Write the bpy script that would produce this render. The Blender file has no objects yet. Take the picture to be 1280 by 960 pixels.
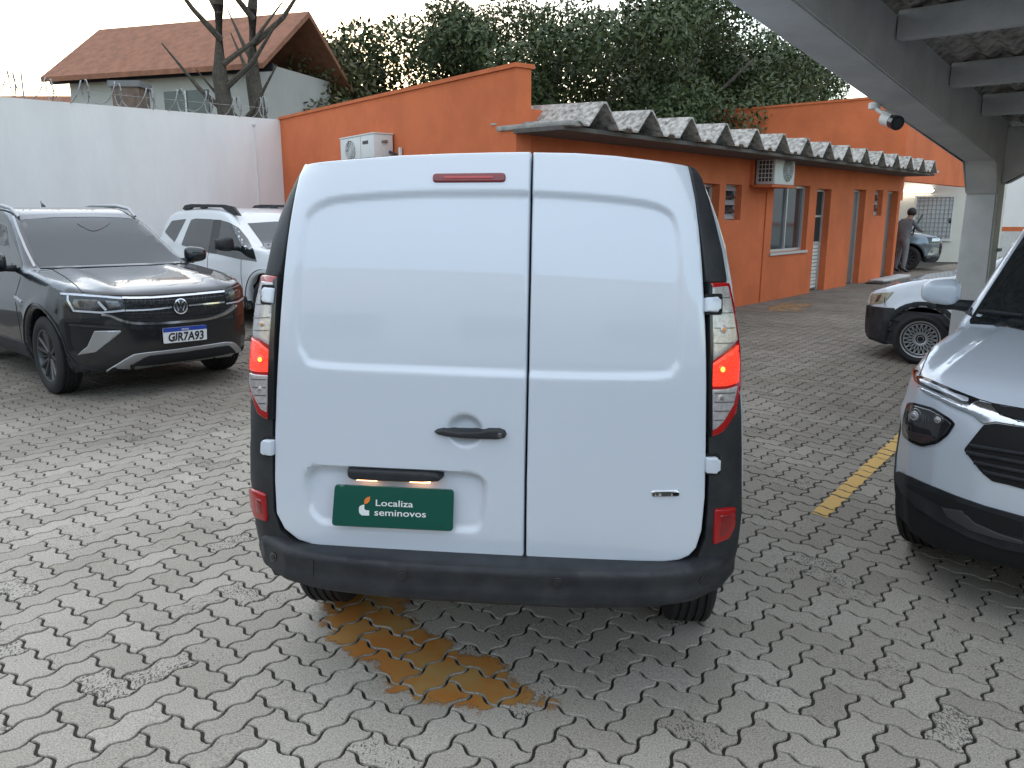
import bpy, bmesh, math, random
import numpy as np
from mathutils import Vector, Matrix
from mathutils.bvhtree import BVHTree
from mathutils.geometry import delaunay_2d_cdt

random.seed(7)
RNG = np.random.default_rng(11)
SC = bpy.context.scene
COL = SC.collection
R = math.radians

# ------------------------------------------------------------------ camera
F_PX, CAM_H = 1000.0, 1.7
PITCH = math.atan(215 / F_PX)
cam_data = bpy.data.cameras.new("camera")
cam = bpy.data.objects.new("camera", cam_data)
COL.objects.link(cam)
cam_data.sensor_width = 36.0
cam_data.lens = F_PX / 1280 * 36
cam_data.clip_start, cam_data.clip_end = 0.05, 2000
cam.location = (0, 0, CAM_H)
cam.rotation_euler = (math.pi / 2 - PITCH, 0, 0)
SC.camera = cam

# ------------------------------------------------------------------ sky, sun, exposure
SUN_AZ, SUN_EL = -14.0, 5.0          # degrees: azimuth clockwise from +Y, elevation
world = bpy.data.worlds.new("World")
SC.world = world
world.use_nodes = True
wn, wl = world.node_tree.nodes, world.node_tree.links
sky = wn.new("ShaderNodeTexSky")
sky.sky_type = 'NISHITA'
sky.sun_disc = False
sky.sun_elevation = R(SUN_EL)
sky.sun_rotation = R(SUN_AZ)
sky.altitude = 50
sky.air_density = 1.0
sky.dust_density = 1.0
sky.ozone_density = 2.0
wn["Background"].inputs[1].default_value = 0.15
# thin high cloud over the clear dusk sky, brighter overhead than at the horizon
tcw = wn.new("ShaderNodeTexCoord"); sep = wn.new("ShaderNodeSeparateXYZ")
wl.new(tcw.outputs["Generated"], sep.inputs[0])
mr = wn.new("ShaderNodeMapRange"); mr.inputs[3].default_value, mr.inputs[4].default_value = .26, 1.0
wl.new(sep.outputs["Z"], mr.inputs[0])
cl = wn.new("ShaderNodeMix"); cl.data_type = 'RGBA'; cl.blend_type = 'MULTIPLY'; cl.inputs[0].default_value = 1
cl.inputs[6].default_value = (2.40, 2.34, 2.26, 1)
wl.new(mr.outputs[0], cl.inputs[7])
ad = wn.new("ShaderNodeMix"); ad.data_type = 'RGBA'; ad.blend_type = 'ADD'; ad.inputs[0].default_value = 1
sm_ = wn.new("ShaderNodeMix"); sm_.data_type = 'RGBA'; sm_.blend_type = 'MULTIPLY'; sm_.inputs[0].default_value = 1; sm_.inputs[7].default_value = (.85, .85, .85, 1)
wl.new(sky.outputs[0], sm_.inputs[6]); wl.new(sm_.outputs[2], ad.inputs[6]); wl.new(cl.outputs[2], ad.inputs[7])
wl.new(ad.outputs[2], wn["Background"].inputs[0])
sun_d = bpy.data.lights.new("sun", 'SUN')
sun_d.energy = 0.5
sun_d.angle = R(10)
sun_d.color = (1.0, 0.72, 0.5)
sun = bpy.data.objects.new("sun", sun_d)
COL.objects.link(sun)
sv = Vector((math.sin(R(SUN_AZ)) * math.cos(R(SUN_EL)), math.cos(R(SUN_AZ)) * math.cos(R(SUN_EL)), math.sin(R(SUN_EL))))
sun.rotation_euler = sv.to_track_quat('Z', 'Y').to_euler()
sun.location = sv * 60
SC.view_settings.view_transform = 'Standard'
SC.view_settings.look = 'None'
SC.view_settings.gamma = 1.0
SC.view_settings.exposure = 1.95

# ------------------------------------------------------------------ rays of the survey camera (photo pixels 1280x960)
CT, ST = math.cos(PITCH), math.sin(PITCH)
CAM = Vector((0, 0, CAM_H))
def pray(x, y):
    u, v = (x - 640) / F_PX, (480 - y) / F_PX
    return Vector((u, CT + v * ST, -ST + v * CT))
def gnd(x, y, z=0.0):
    d = pray(x, y); return CAM + d * ((z - CAM_H) / d.z)
def on_plane(x, y, p, n):
    d = pray(x, y); return CAM + d * ((Vector(p) - CAM).dot(n) / d.dot(n))
def project(P):
    d = Vector(P) - CAM
    zc = d.y * CT - d.z * ST
    return 640 + F_PX * d.x / zc, 480 - F_PX * (d.y * ST + d.z * CT) / zc, zc

# ------------------------------------------------------------------ materials
MATS = {}
def mat(name, color, rough=0.5, metal=0.0, coat=0.0, noise=None, bump=None, emit=None, spec=0.5, trans=0.0, stretch=None, coat_rough=0.04):
    """noise=(scale, amount, dark colour or None), bump=(scale, strength, distance)"""
    if name in MATS: return MATS[name]
    m = bpy.data.materials.new(name); m.use_nodes = True
    nt = m.node_tree; b = nt.nodes["Principled BSDF"]
    b.inputs["Base Color"].default_value = (*color, 1)
    b.inputs["Roughness"].default_value = rough
    b.inputs["Metallic"].default_value = metal
    b.inputs["Coat Weight"].default_value = coat
    b.inputs["Coat Roughness"].default_value = coat_rough
    b.inputs["Specular IOR Level"].default_value = spec
    b.inputs["Transmission Weight"].default_value = trans
    tc = nt.nodes.new("ShaderNodeTexCoord")
    vec = tc.outputs["Object"]
    if stretch:
        mp = nt.nodes.new("ShaderNodeMapping"); mp.inputs["Scale"].default_value = stretch
        nt.links.new(vec, mp.inputs[0]); vec = mp.outputs[0]
    if noise:
        n = nt.nodes.new("ShaderNodeTexNoise"); n.inputs["Scale"].default_value = noise[0]; n.inputs["Detail"].default_value = 6
        n.inputs["Roughness"].default_value = .65
        nt.links.new(vec, n.inputs["Vector"])
        rmp = nt.nodes.new("ShaderNodeMapRange")
        rmp.inputs[1].default_value, rmp.inputs[2].default_value = .38, .68
        nt.links.new(n.outputs[0], rmp.inputs[0])
        mx = nt.nodes.new("ShaderNodeMix"); mx.data_type = 'RGBA'
        dark = noise[2] if len(noise) > 2 and noise[2] else tuple(c * (1 - noise[1]) for c in color)
        mx.inputs[6].default_value = (*color, 1); mx.inputs[7].default_value = (*dark, 1)
        nt.links.new(rmp.outputs[0], mx.inputs[0]); nt.links.new(mx.outputs[2], b.inputs["Base Color"])
    if bump:
        n2 = nt.nodes.new("ShaderNodeTexNoise"); n2.inputs["Scale"].default_value = bump[0]; n2.inputs["Detail"].default_value = 4
        nt.links.new(vec, n2.inputs["Vector"])
        bp = nt.nodes.new("ShaderNodeBump"); bp.inputs["Strength"].default_value = bump[1]; bp.inputs["Distance"].default_value = bump[2]
        nt.links.new(n2.outputs[0], bp.inputs["Height"]); nt.links.new(bp.outputs[0], b.inputs["Normal"])
    if emit:
        b.inputs["Emission Color"].default_value = (*emit[0], 1); b.inputs["Emission Strength"].default_value = emit[1]
    MATS[name] = m
    return m

M_WHITE = mat("white_car_paint", (.66, .715, .79), .30, coat=1.0, noise=(1.2, .03))
for _n in M_WHITE.node_tree.nodes:
    if _n.type == "BSDF_PRINCIPLED": _n.inputs["Coat IOR"].default_value = 1.62
M_DUSTER = mat("white_suv_paint", (.74, .76, .78), .35, coat=1.0)
M_GREYP = mat("graphite_car_paint", (.013, .018, .022), .25, metal=.3, coat=1.0)
M_SILVP = mat("silver_grey_paint", (.16, .19, .22), .3, metal=.6, coat=1.0)
M_BLKPL = mat("black_grained_plastic", (.011, .013, .017), .55, bump=(900, .15, .002), noise=(9, .0, (.030, .032, .036)))
M_BLK = mat("black_gloss_trim", (.010, .010, .012), .18, coat=.5)
M_DARK = mat("dark_recess", (.006, .006, .007), .8)
M_RUB = mat("tyre_rubber", (.016, .016, .017), .75, bump=(300, .2, .003), noise=(20, .3))
M_GLASS = mat("car_window_glass", (.016, .020, .022), .03, coat=1.0, spec=.8)
M_GLASSL = mat("windshield_glass", (.030, .038, .042), .03, coat=.25, spec=.5)
M_CHROME = mat("chrome", (.75, .76, .78), .12, metal=1.0)
M_SILVER = mat("satin_silver_trim", (.42, .43, .44), .35, metal=.8)
M_ALLOY = mat("alloy_wheel_metal", (.34, .35, .36), .35, metal=.85)
M_ALLOYD = mat("dark_alloy_metal", (.11, .112, .115), .35, metal=.7)
M_ORANGE = mat("orange_wall_plaster", (.64, .172, .072), .85, noise=(1.1, .20), bump=(60, .25, .01), spec=.15)
M_ORANGEF = mat("orange_sill_paint", (.58, .16, .065), .8, spec=.15, noise=(5, .2))
M_WALLW = mat("white_wall_plaster", (.76, .75, .74), .8, noise=(1.6, .10), bump=(30, .3, .01), stretch=(1, 1, .3))
M_CREAM = mat("cream_wall_plaster", (.66, .64, .57), .8, noise=(.8, .10), bump=(40, .2, .01))
M_CONC = mat("painted_grey_concrete", (.56, .56, .555), .75, noise=(3.0, .18), bump=(50, .3, .01))
M_CONCD = mat("bare_dark_concrete", (.20, .20, .20), .85, noise=(3.0, .25), bump=(50, .3, .01))
M_FIBRE = mat("weathered_fibre_cement", (.52, .49, .45), .95, noise=(14, .8, (.11, .10, .09)), bump=(80, .5, .01))
M_FIBRED = mat("fibre_cement_edge", (.36, .34, .31), .9, noise=(14, .4))
M_ALU = mat("window_aluminium", (.55, .56, .57), .4, metal=.5)
M_PANE = mat("building_window_pane", (.05, .06, .065), .06, spec=.8, noise=(3, .4))
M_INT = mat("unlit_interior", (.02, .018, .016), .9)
M_ACW = mat("air_conditioner_white", (.66, .66, .64), .5, noise=(4, .08))
M_GRILLE = mat("fan_grille_dark", (.05, .05, .05), .6)
M_EAVE = mat("dark_eave_timber", (.12, .105, .095), .9, noise=(8, .4))
M_RIB = mat("lens_rib", (.12, .11, .11), .3, metal=.5)
M_BARK = mat("tree_bark", (.09, .075, .06), .95, noise=(12, .5), bump=(25, .8, .03))
M_STEEL = mat("galvanised_steel", (.30, .30, .30), .45, metal=.6, noise=(12, .3))
M_REDLENS = mat("red_lens", (.42, .012, .012), .12, coat=1.0)
M_CLEAR = mat("clear_lens_reflector", (.62, .58, .58), .22, metal=.3, noise=(70, .35), coat=1.0)
M_AMBER = mat("amber_bulb", (.75, .32, .08), .2, coat=1.0)
M_LIT = mat("lit_red_lens", (.6, .02, .01), .2, coat=1.0, emit=((1, .035, .010), .34), bump=(140, .8, .01))
M_LITHOT = mat("lit_tail_bulb", (.9, .2, .05), .3, emit=((1, .22, .03), 1.2))
M_WARM = mat("lit_plate_bulb", (1, .8, .6), .3, emit=((1, .45, .20), 2.4))
M_TUBE = mat("fluorescent_tube_light", (1, 1, 1), .4, emit=((1, .93, .78), 5.0))
M_PLATEG = mat("dark_green_plate", (.006, .085, .060), .22, coat=.6)
M_TEXTW = mat("white_print", (.78, .80, .80), .5)
M_TEXTO = mat("orange_print", (.80, .22, .04), .5)
M_TEXTK = mat("black_print", (.012, .012, .014), .5)
M_BLUE = mat("blue_plate_band", (.015, .05, .30), .4)
M_LAMPIN = mat("headlamp_inside", (.20, .21, .22), .2, metal=.7, coat=1.0, noise=(18, .7))
M_DRL = mat("daylight_strip_lens", (.60, .64, .70), .12, coat=1.0, metal=.3)
M_LAMPY = mat("aged_headlamp_lens", (.42, .40, .30), .15, coat=1.0, noise=(14, .45))

# ------------------------------------------------------------------ object helpers
def link(o, parent=None):
    COL.objects.link(o)
    if parent is not None: o.parent = parent
    return o
def mesh(name, verts, faces, m=None, smooth=False):
    me = bpy.data.meshes.new(name)
    me.from_pydata([tuple(v) for v in verts], [], [tuple(f) for f in faces]); me.update()
    if m is not None: me.materials.append(m)
    if smooth: me.polygons.foreach_set("use_smooth", [True] * len(me.polygons))
    return me
def obj(name, verts, faces, m, parent=None, smooth=False, recalc=True):
    me = mesh(name, verts, faces, m, smooth)
    if recalc:
        bm = bmesh.new(); bm.from_mesh(me); bmesh.ops.recalc_face_normals(bm, faces=bm.faces); bm.to_mesh(me); bm.free()
    return link(bpy.data.objects.new(name, me), parent)
def from_bm(name, bm, m, parent=None, smooth=False, sharp=None):
    bmesh.ops.recalc_face_normals(bm, faces=bm.faces)
    me = bpy.data.meshes.new(name); bm.to_mesh(me); bm.free()
    me.materials.append(m)
    if smooth:
        me.polygons.foreach_set("use_smooth", [True] * len(me.polygons))
        if sharp: me.set_sharp_from_angle(angle=R(sharp))
    return link(bpy.data.objects.new(name, me), parent)
def thing(name, label, cat, loc=(0, 0, 0), heading=None, group=None, rot=None):
    o = bpy.data.objects.new(name, None); COL.objects.link(o)
    o.empty_display_size = .2
    o.location = loc
    if heading is not None: o.rotation_euler = (0, 0, math.atan2(heading[1], heading[0]))
    if rot is not None: o.rotation_euler = rot
    o["label"], o["category"] = label, cat
    if group: o["group"] = group
    o.matrix_basis = Matrix.LocRotScale(o.location, o.rotation_euler, None)
    return o
def tag(o, label, cat, group=None):
    o["label"], o["category"] = label, cat
    if group: o["group"] = group
    return o
def MW(t):
    return t.matrix_basis.copy()
def bm_box(bm, c, s, rot=None, bevel=0.0, seg=2):
    r = bmesh.ops.create_cube(bm, size=1.0)
    vs = r["verts"]
    Mx = Matrix.Translation(Vector(c)) @ (rot.to_4x4() if rot is not None else Matrix.Identity(4)) @ Matrix.Diagonal((*s, 1))
    bmesh.ops.transform(bm, matrix=Mx, verts=vs)
    if bevel > 0:
        es = list({e for v in vs for e in v.link_edges})
        bmesh.ops.bevel(bm, geom=es, offset=bevel, segments=seg, affect='EDGES', profile=.5)
    return vs
def box(name, c, s, m, parent=None, rot=None, bevel=0.0, seg=2):
    bm = bmesh.new(); bm_box(bm, c, s, rot, bevel, seg)
    return from_bm(name, bm, m, parent, smooth=bevel > 0, sharp=40 if bevel > 0 else None)
def bm_cyl(bm, p, q, r1, r2=None, n=16, cap=True):
    p, q = Vector(p), Vector(q); d = q - p
    rq = d.to_track_quat('Z', 'Y').to_matrix().to_4x4()
    res = bmesh.ops.create_cone(bm, cap_ends=cap, segments=n, radius1=r1, radius2=r1 if r2 is None else r2, depth=d.length,
                                matrix=Matrix.Translation((p + q) / 2) @ rq)
    return res["verts"]
def cyl(name, p, q, r1, m, parent=None, r2=None, n=16):
    bm = bmesh.new(); bm_cyl(bm, p, q, r1, r2, n)
    return from_bm(name, bm, m, parent, smooth=True, sharp=40)
def bm_tube(bm, pts, r, n=6, closed=False):
    pts = [Vector(p) for p in pts]; k = len(pts); rings = []
    up = Vector((0, 0, 1))
    for i, p in enumerate(pts):
        a = pts[(i - 1) % k] if (i > 0 or closed) else p
        b = pts[(i + 1) % k] if (i < k - 1 or closed) else p
        t = (b - a).normalized()
        s = t.cross(up)
        if s.length < 1e-3: s = t.cross(Vector((1, 0, 0)))
        s.normalize(); w = s.cross(t)
        rr = r[i] if isinstance(r, (list, tuple)) else r
        rings.append([bm.verts.new(p + (s * math.cos(2 * math.pi * j / n) + w * math.sin(2 * math.pi * j / n)) * rr) for j in range(n)])
    for i in range(k if closed else k - 1):
        a, b = rings[i], rings[(i + 1) % k]
        for j in range(n): bm.faces.new((a[j], a[(j + 1) % n], b[(j + 1) % n], b[j]))
    if not closed:
        bm.faces.new(rings[0]); bm.faces.new(rings[-1][::-1])
def tube(name, pts, r, m, parent=None, n=6, closed=False):
    bm = bmesh.new(); bm_tube(bm, pts, r, n, closed)
    return from_bm(name, bm, m, parent, smooth=True, sharp=50)
def bm_lathe(bm, prof, n=48, axis='Y'):
    """profile of (radius, offset along axis), closed ring when ends differ"""
    rings = []
    for rad, off in prof:
        rg = []
        for j in range(n):
            a = 2 * math.pi * j / n
            if axis == 'Y': rg.append(bm.verts.new((rad * math.cos(a), off, rad * math.sin(a))))
            elif axis == 'X': rg.append(bm.verts.new((off, rad * math.cos(a), rad * math.sin(a))))
            else: rg.append(bm.verts.new((rad * math.cos(a), rad * math.sin(a), off)))
        rings.append(rg)
    for a, b in zip(rings[:-1], rings[1:]):
        for j in range(n): bm.faces.new((a[j], a[(j + 1) % n], b[(j + 1) % n], b[j]))
    return rings
def bm_prism(bm, poly, to3, depth_vec):
    a = [bm.verts.new(to3(*p)) for p in poly]
    b = [bm.verts.new(Vector(to3(*p)) + Vector(depth_vec)) for p in poly]
    bm.faces.new(a); bm.faces.new(b[::-1]); n = len(a)
    for i in range(n): bm.faces.new((a[i], a[(i + 1) % n], b[(i + 1) % n], b[i]))

# ------------------------------------------------------------------ 2-D outline helpers
def rnd(poly, r, n=4):
    out = []; k = len(poly)
    for i in range(k):
        a, p, b = Vector(poly[i - 1]), Vector(poly[i]), Vector(poly[(i + 1) % k])
        d1, d2 = (a - p), (b - p)
        rr = min(r, d1.length * .45, d2.length * .45)
        p1, p2 = p + d1.normalized() * rr, p + d2.normalized() * rr
        for j in range(n + 1):
            t = j / n
            out.append(tuple(p1 * (1 - t) ** 2 + p * 2 * t * (1 - t) + p2 * t * t))
    return out
def spline(pts, n=6, closed=True):
    P = np.array(pts, float); k = len(P); out = []
    rng = range(k) if closed else range(k - 1)
    for i in rng:
        p0 = P[(i - 1) % k] if (closed or i > 0) else P[i]
        p1, p2 = P[i], P[(i + 1) % k]
        p3 = P[(i + 2) % k] if (closed or i < k - 2) else P[i + 1]
        for j in range(n):
            t = j / n
            out.append(tuple(.5 * ((2 * p1) + (-p0 + p2) * t + (2 * p0 - 5 * p1 + 4 * p2 - p3) * t * t + (-p0 + 3 * p1 - 3 * p2 + p3) * t ** 3)))
    if not closed: out.append(tuple(P[-1]))
    return out
def band(pts, w):
    """closed outline of a strip of width w (number or list) along an open path"""
    P = [Vector(p) for p in pts]; L, Rr = [], []
    for i, p in enumerate(P):
        t = (P[min(i + 1, len(P) - 1)] - P[max(i - 1, 0)]).normalized()
        nrm = Vector((-t.y, t.x)); ww = w[i] if isinstance(w, (list, tuple)) else w
        L.append(tuple(p + nrm * ww / 2)); Rr.append(tuple(p - nrm * ww / 2))
    return L + Rr[::-1]
def psdf(x, y, poly):
    P = np.array(poly, float); d = np.full(x.shape, 1e9); s = np.ones(x.shape)
    n = len(P)
    for i in range(n):
        a, b = P[i], P[i - 1]
        ex, ey = b - a
        wx, wy = x - a[0], y - a[1]
        t = np.clip((wx * ex + wy * ey) / (ex * ex + ey * ey + 1e-12), 0, 1)
        d = np.minimum(d, (wx - ex * t) ** 2 + (wy - ey * t) ** 2)
        c1, c2, c3 = y >= a[1], y < b[1], ex * wy > ey * wx
        s = np.where((c1 & c2 & c3) | (~c1 & ~c2 & ~c3), -s, s)
    return s * np.sqrt(d)
def smax(a, b, k):
    h = np.maximum(k - np.abs(a - b), 0) / k
    return np.maximum(a, b) + h * h * k * .25
def smin(a, b, k): return -smax(-a, -b, k)

# ------------------------------------------------------------------ implicit body -> quad mesh (surface nets, vertices pulled onto the surface)
def sdf_mesh(fn, lo, hi, vox):
    lo, hi = np.array(lo, float), np.array(hi, float)
    n = np.ceil((hi - lo) / vox).astype(int) + 1
    ax = [lo[i] + vox * np.arange(n[i]) for i in range(3)]
    G = np.stack(np.meshgrid(*ax, indexing='ij'), -1).reshape(-1, 3)
    V = fn(G).reshape(n)
    ins = V < 0
    idx = np.full((n[0] - 1, n[1] - 1, n[2] - 1), -1, int)
    cnt = np.zeros(idx.shape, int)
    corners = [(i, j, k) for i in (0, 1) for j in (0, 1) for k in (0, 1)]
    for c in corners: cnt += ins[c[0]:n[0] - 1 + c[0], c[1]:n[1] - 1 + c[1], c[2]:n[2] - 1 + c[2]]
    act = np.argwhere((cnt > 0) & (cnt < 8))
    idx[tuple(act.T)] = np.arange(len(act))
    acc = np.zeros((len(act), 3)); num = np.zeros(len(act))
    for a in corners:
        for axis in range(3):
            if a[axis]: continue
            b = list(a); b[axis] = 1
            va = V[act[:, 0] + a[0], act[:, 1] + a[1], act[:, 2] + a[2]]
            vb = V[act[:, 0] + b[0], act[:, 1] + b[1], act[:, 2] + b[2]]
            m = (va < 0) != (vb < 0)
            t = np.where(m, va / np.where(m, va - vb, 1), 0)
            p = np.array(a, float)[None].repeat(len(act), 0); p[:, axis] += t
            acc += p * m[:, None]; num += m
    verts = lo + vox * (act + acc / num[:, None])
    faces = []
    for axis in range(3):
        o1, o2 = [(1, 2), (2, 0), (0, 1)][axis]
        sl_a = [slice(1, n[i] - 1) for i in range(3)]; sl_b = list(sl_a)
        sl_a[axis] = slice(0, n[axis] - 1); sl_b[axis] = slice(1, n[axis])
        A, B = ins[tuple(sl_a)], ins[tuple(sl_b)]
        e = np.argwhere(A != B); base = np.array([1, 1, 1]); base[axis] = 0
        flip = A[tuple(e.T)]
        e = e + base
        def cell(d1, d2):
            q = e.copy(); q[:, o1] -= d1; q[:, o2] -= d2
            return idx[tuple(q.T)]
        quad = np.stack([cell(1, 1), cell(0, 1), cell(0, 0), cell(1, 0)], 1)
        quad[~flip] = quad[~flip][:, ::-1]
        faces.append(quad)
    faces = np.concatenate(faces)
    eps = vox * .08
    for _ in range(3):
        g = np.stack([(fn(verts + np.eye(3)[i] * eps) - fn(verts - np.eye(3)[i] * eps)) / (2 * eps) for i in range(3)], 1)
        d = fn(verts)
        g2 = np.maximum((g * g).sum(1), .15)
        stp = np.clip(d / g2, -vox * .6, vox * .6)
        verts = verts - g * stp[:, None]
    return verts, faces
def np_mesh(name, verts, faces, m, smooth=True):
    me = bpy.data.meshes.new(name)
    me.vertices.add(len(verts)); me.vertices.foreach_set("co", np.asarray(verts, np.float32).ravel())
    F = np.asarray(faces); k = F.shape[1]
    me.loops.add(F.size); me.loops.foreach_set("vertex_index", F.ravel().astype(np.int32))
    me.polygons.add(len(F)); me.polygons.foreach_set("loop_start", np.arange(len(F), dtype=np.int32) * k)
    me.update(calc_edges=True); me.validate()
    me.polygons.foreach_set("use_smooth", [smooth] * len(me.polygons))
    me.materials.append(m)
    return me

# ------------------------------------------------------------------ panels laid on a body: outline in 2-D, carried to the surface, given thickness
class Skin:
    """a surface (mesh in the local space of its thing) that panels are laid on"""
    def __init__(self, t, verts, faces):
        self.t = t; self.inv = MW(t).inverted()
        self.o = self.inv @ CAM; self.r3 = self.inv.to_3x3()
        self.V = [Vector(v) for v in verts]
        self.bvh = BVHTree.FromPolygons(self.V, [tuple(int(i) for i in f) for f in faces])
    def cam(self, u, v):
        return self.o, (self.r3 @ pray(u, v)).normalized()
    def side(self, s):           # s=+1: left side (y>0)
        return lambda u, v: (Vector((u, 5 * s, v)), Vector((0, -s, 0)))
    def front(self, u, v):       # u=y, v=z seen from the front
        return Vector((8, u, v)), Vector((-1, 0, 0))
    def top(self, u, v):
        return Vector((u, v, 5)), Vector((0, 0, -1))
    def hit(self, ray, u, v):
        o, d = ray(u, v)
        p, n, i, t = self.bvh.ray_cast(o, d)
        if p is None: return None
        if n.dot(d) > 0: n = -n
        return p, n, t
def resample(poly, step):
    out = []
    k = len(poly)
    for i in range(k):
        a, b = Vector(poly[i]), Vector(poly[(i + 1) % k])
        m = max(1, int(math.ceil((b - a).length / step)))
        for j in range(m): out.append(tuple(a + (b - a) * (j / m)))
    return out
def fill(poly, step, rings=()):
    """triangulated outline with inner points: verts (first nb are the boundary, in order), faces"""
    P = np.array(resample(poly, step))
    area = .5 * np.sum(P[:, 0] * np.roll(P[:, 1], -1) - np.roll(P[:, 0], -1) * P[:, 1])
    if area < 0: P = P[::-1].copy()
    nb = len(P)
    pts = [P]
    tan = np.roll(P, -1, 0) - np.roll(P, 1, 0)
    nrm = np.stack([-tan[:, 1], tan[:, 0]], 1); nrm /= np.maximum(np.linalg.norm(nrm, axis=1, keepdims=True), 1e-9)
    last = 0
    for rr in rings:
        q = P + nrm * rr; d = -psdf(q[:, 0], q[:, 1], P)
        pts.append(q[d > rr * .85]); last = rr
    lo, hi = P.min(0), P.max(0)
    gx = np.arange(lo[0] + step * .5, hi[0], step); gy = np.arange(lo[1] + step * .5, hi[1], step)
    if len(gx) and len(gy):
        g = np.stack(np.meshgrid(gx, gy), -1).reshape(-1, 2)
        d = -psdf(g[:, 0], g[:, 1], P)
        pts.append(g[d > max(step * .45, last * 1.25)])
    A = np.concatenate(pts)
    res = delaunay_2d_cdt([Vector(p) for p in A], [], [list(range(nb))], 1, 1e-7)
    V2 = [tuple(v) for v in res[0]]
    return V2, [tuple(f) for f in res[2]], P
def patch(name, t, skin, poly, m, ray=None, off=.004, depth=.012, step=None, roll=0.0, rollh=None, disp=None, surf=None, smooth=True, parent=None, dispv=None):
    ray = ray or skin.cam if skin else None
    if step is None:
        xs = [p[0] for p in poly]; ys = [p[1] for p in poly]
        step = max(max(xs) - min(xs), max(ys) - min(ys)) / 14
    V2, F, P = fill(poly, step, (roll * .35, roll * .7, roll) if roll else ())
    A = np.array(V2)
    dist = -psdf(A[:, 0], A[:, 1], P)
    pos, nor = [None] * len(V2), [None] * len(V2)
    ts = []
    for i, (u, v) in enumerate(V2):
        h = surf(u, v) if surf else skin.hit(ray, u, v)
        if h is not None: pos[i], nor[i] = h[0], h[1]; ts.append(h[2] if len(h) > 2 else 0)
    tm = float(np.median(ts)) if ts else 3
    for i, (u, v) in enumerate(V2):
        if pos[i] is None:
            o, d = ray(u, v)
            q = skin.bvh.find_nearest(o + d * tm)
            q2 = skin.bvh.find_nearest(o + d * ((q[0] - o).dot(d)))
            pos[i] = q2[0]; nor[i] = q2[1] if q2[1].dot(d) < 0 else -q2[1]
    dv = dispv(A) if dispv else None
    top = []
    for i, (u, v) in enumerate(V2):
        h = off + (float(dv[i]) if dv is not None else 0) + (disp(u, v) if disp else 0)
        if roll and dist[i] < roll:
            x = max(0, 1 - dist[i] / roll); h -= (rollh if rollh is not None else min(depth, off * 2)) * (1 - math.sqrt(max(0, 1 - x * x)))
        top.append(pos[i] + nor[i] * h)
    ecount = {}
    for f in F:
        for a, b in zip(f, f[1:] + f[:1]): ecount[(a, b)] = 1
    bnd = [(a, b) for (a, b) in ecount if (b, a) not in ecount]
    verts = list(top); low = {}
    for a, b in bnd:
        for c in (a, b):
            if c not in low:
                low[c] = len(verts); verts.append(top[c] - nor[c] * depth)
    faces = list(F) + [(b, a, low[a], low[b]) for a, b in bnd]
    me = mesh(name, verts, faces, m, smooth)
    # outward orientation
    if len(F):
        c = F[len(F) // 2]; me.update()
        pn = me.polygons[len(F) // 2].normal
        if pn.dot(nor[c[0]]) < 0: me.flip_normals()
    if smooth: me.set_sharp_from_angle(angle=R(50))
    return link(bpy.data.objects.new(name, me), parent or t)
def text_mesh(name, body, size, m, to_world, parent, align='LEFT', bold=0.0, thick=.0006):
    """flat lettering: to_world maps (x, y, h) in text space"""
    cu = bpy.data.curves.new(name, 'FONT'); cu.body = body; cu.size = size; cu.align_x = align; cu.offset = bold
    cu.resolution_u = 3
    ob = bpy.data.objects.new(name, cu); COL.objects.link(ob)
    dg = bpy.context.evaluated_depsgraph_get()
    me = bpy.data.meshes.new_from_object(ob.evaluated_get(dg))
    bpy.data.objects.remove(ob)
    me.materials.clear(); me.materials.append(m); me.name = name
    dn = [v.co.x for v in me.vertices if v.co.y < -.06]
    if dn and body.isupper():          # stand a hanging capital on the base line
        a, b = min(dn) - .03, max(dn) + .035; lo_ = min(v.co.y for v in me.vertices); hi_ = max(v.co.y for v in me.vertices)
        for v in me.vertices:
            if a <= v.co.x <= b: v.co.y = (v.co.y - lo_) * hi_ / (hi_ - lo_)
    for v in me.vertices: v.co = to_world(v.co.x, v.co.y, thick)
    me.update()
    return link(bpy.data.objects.new(name, me), parent)
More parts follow.
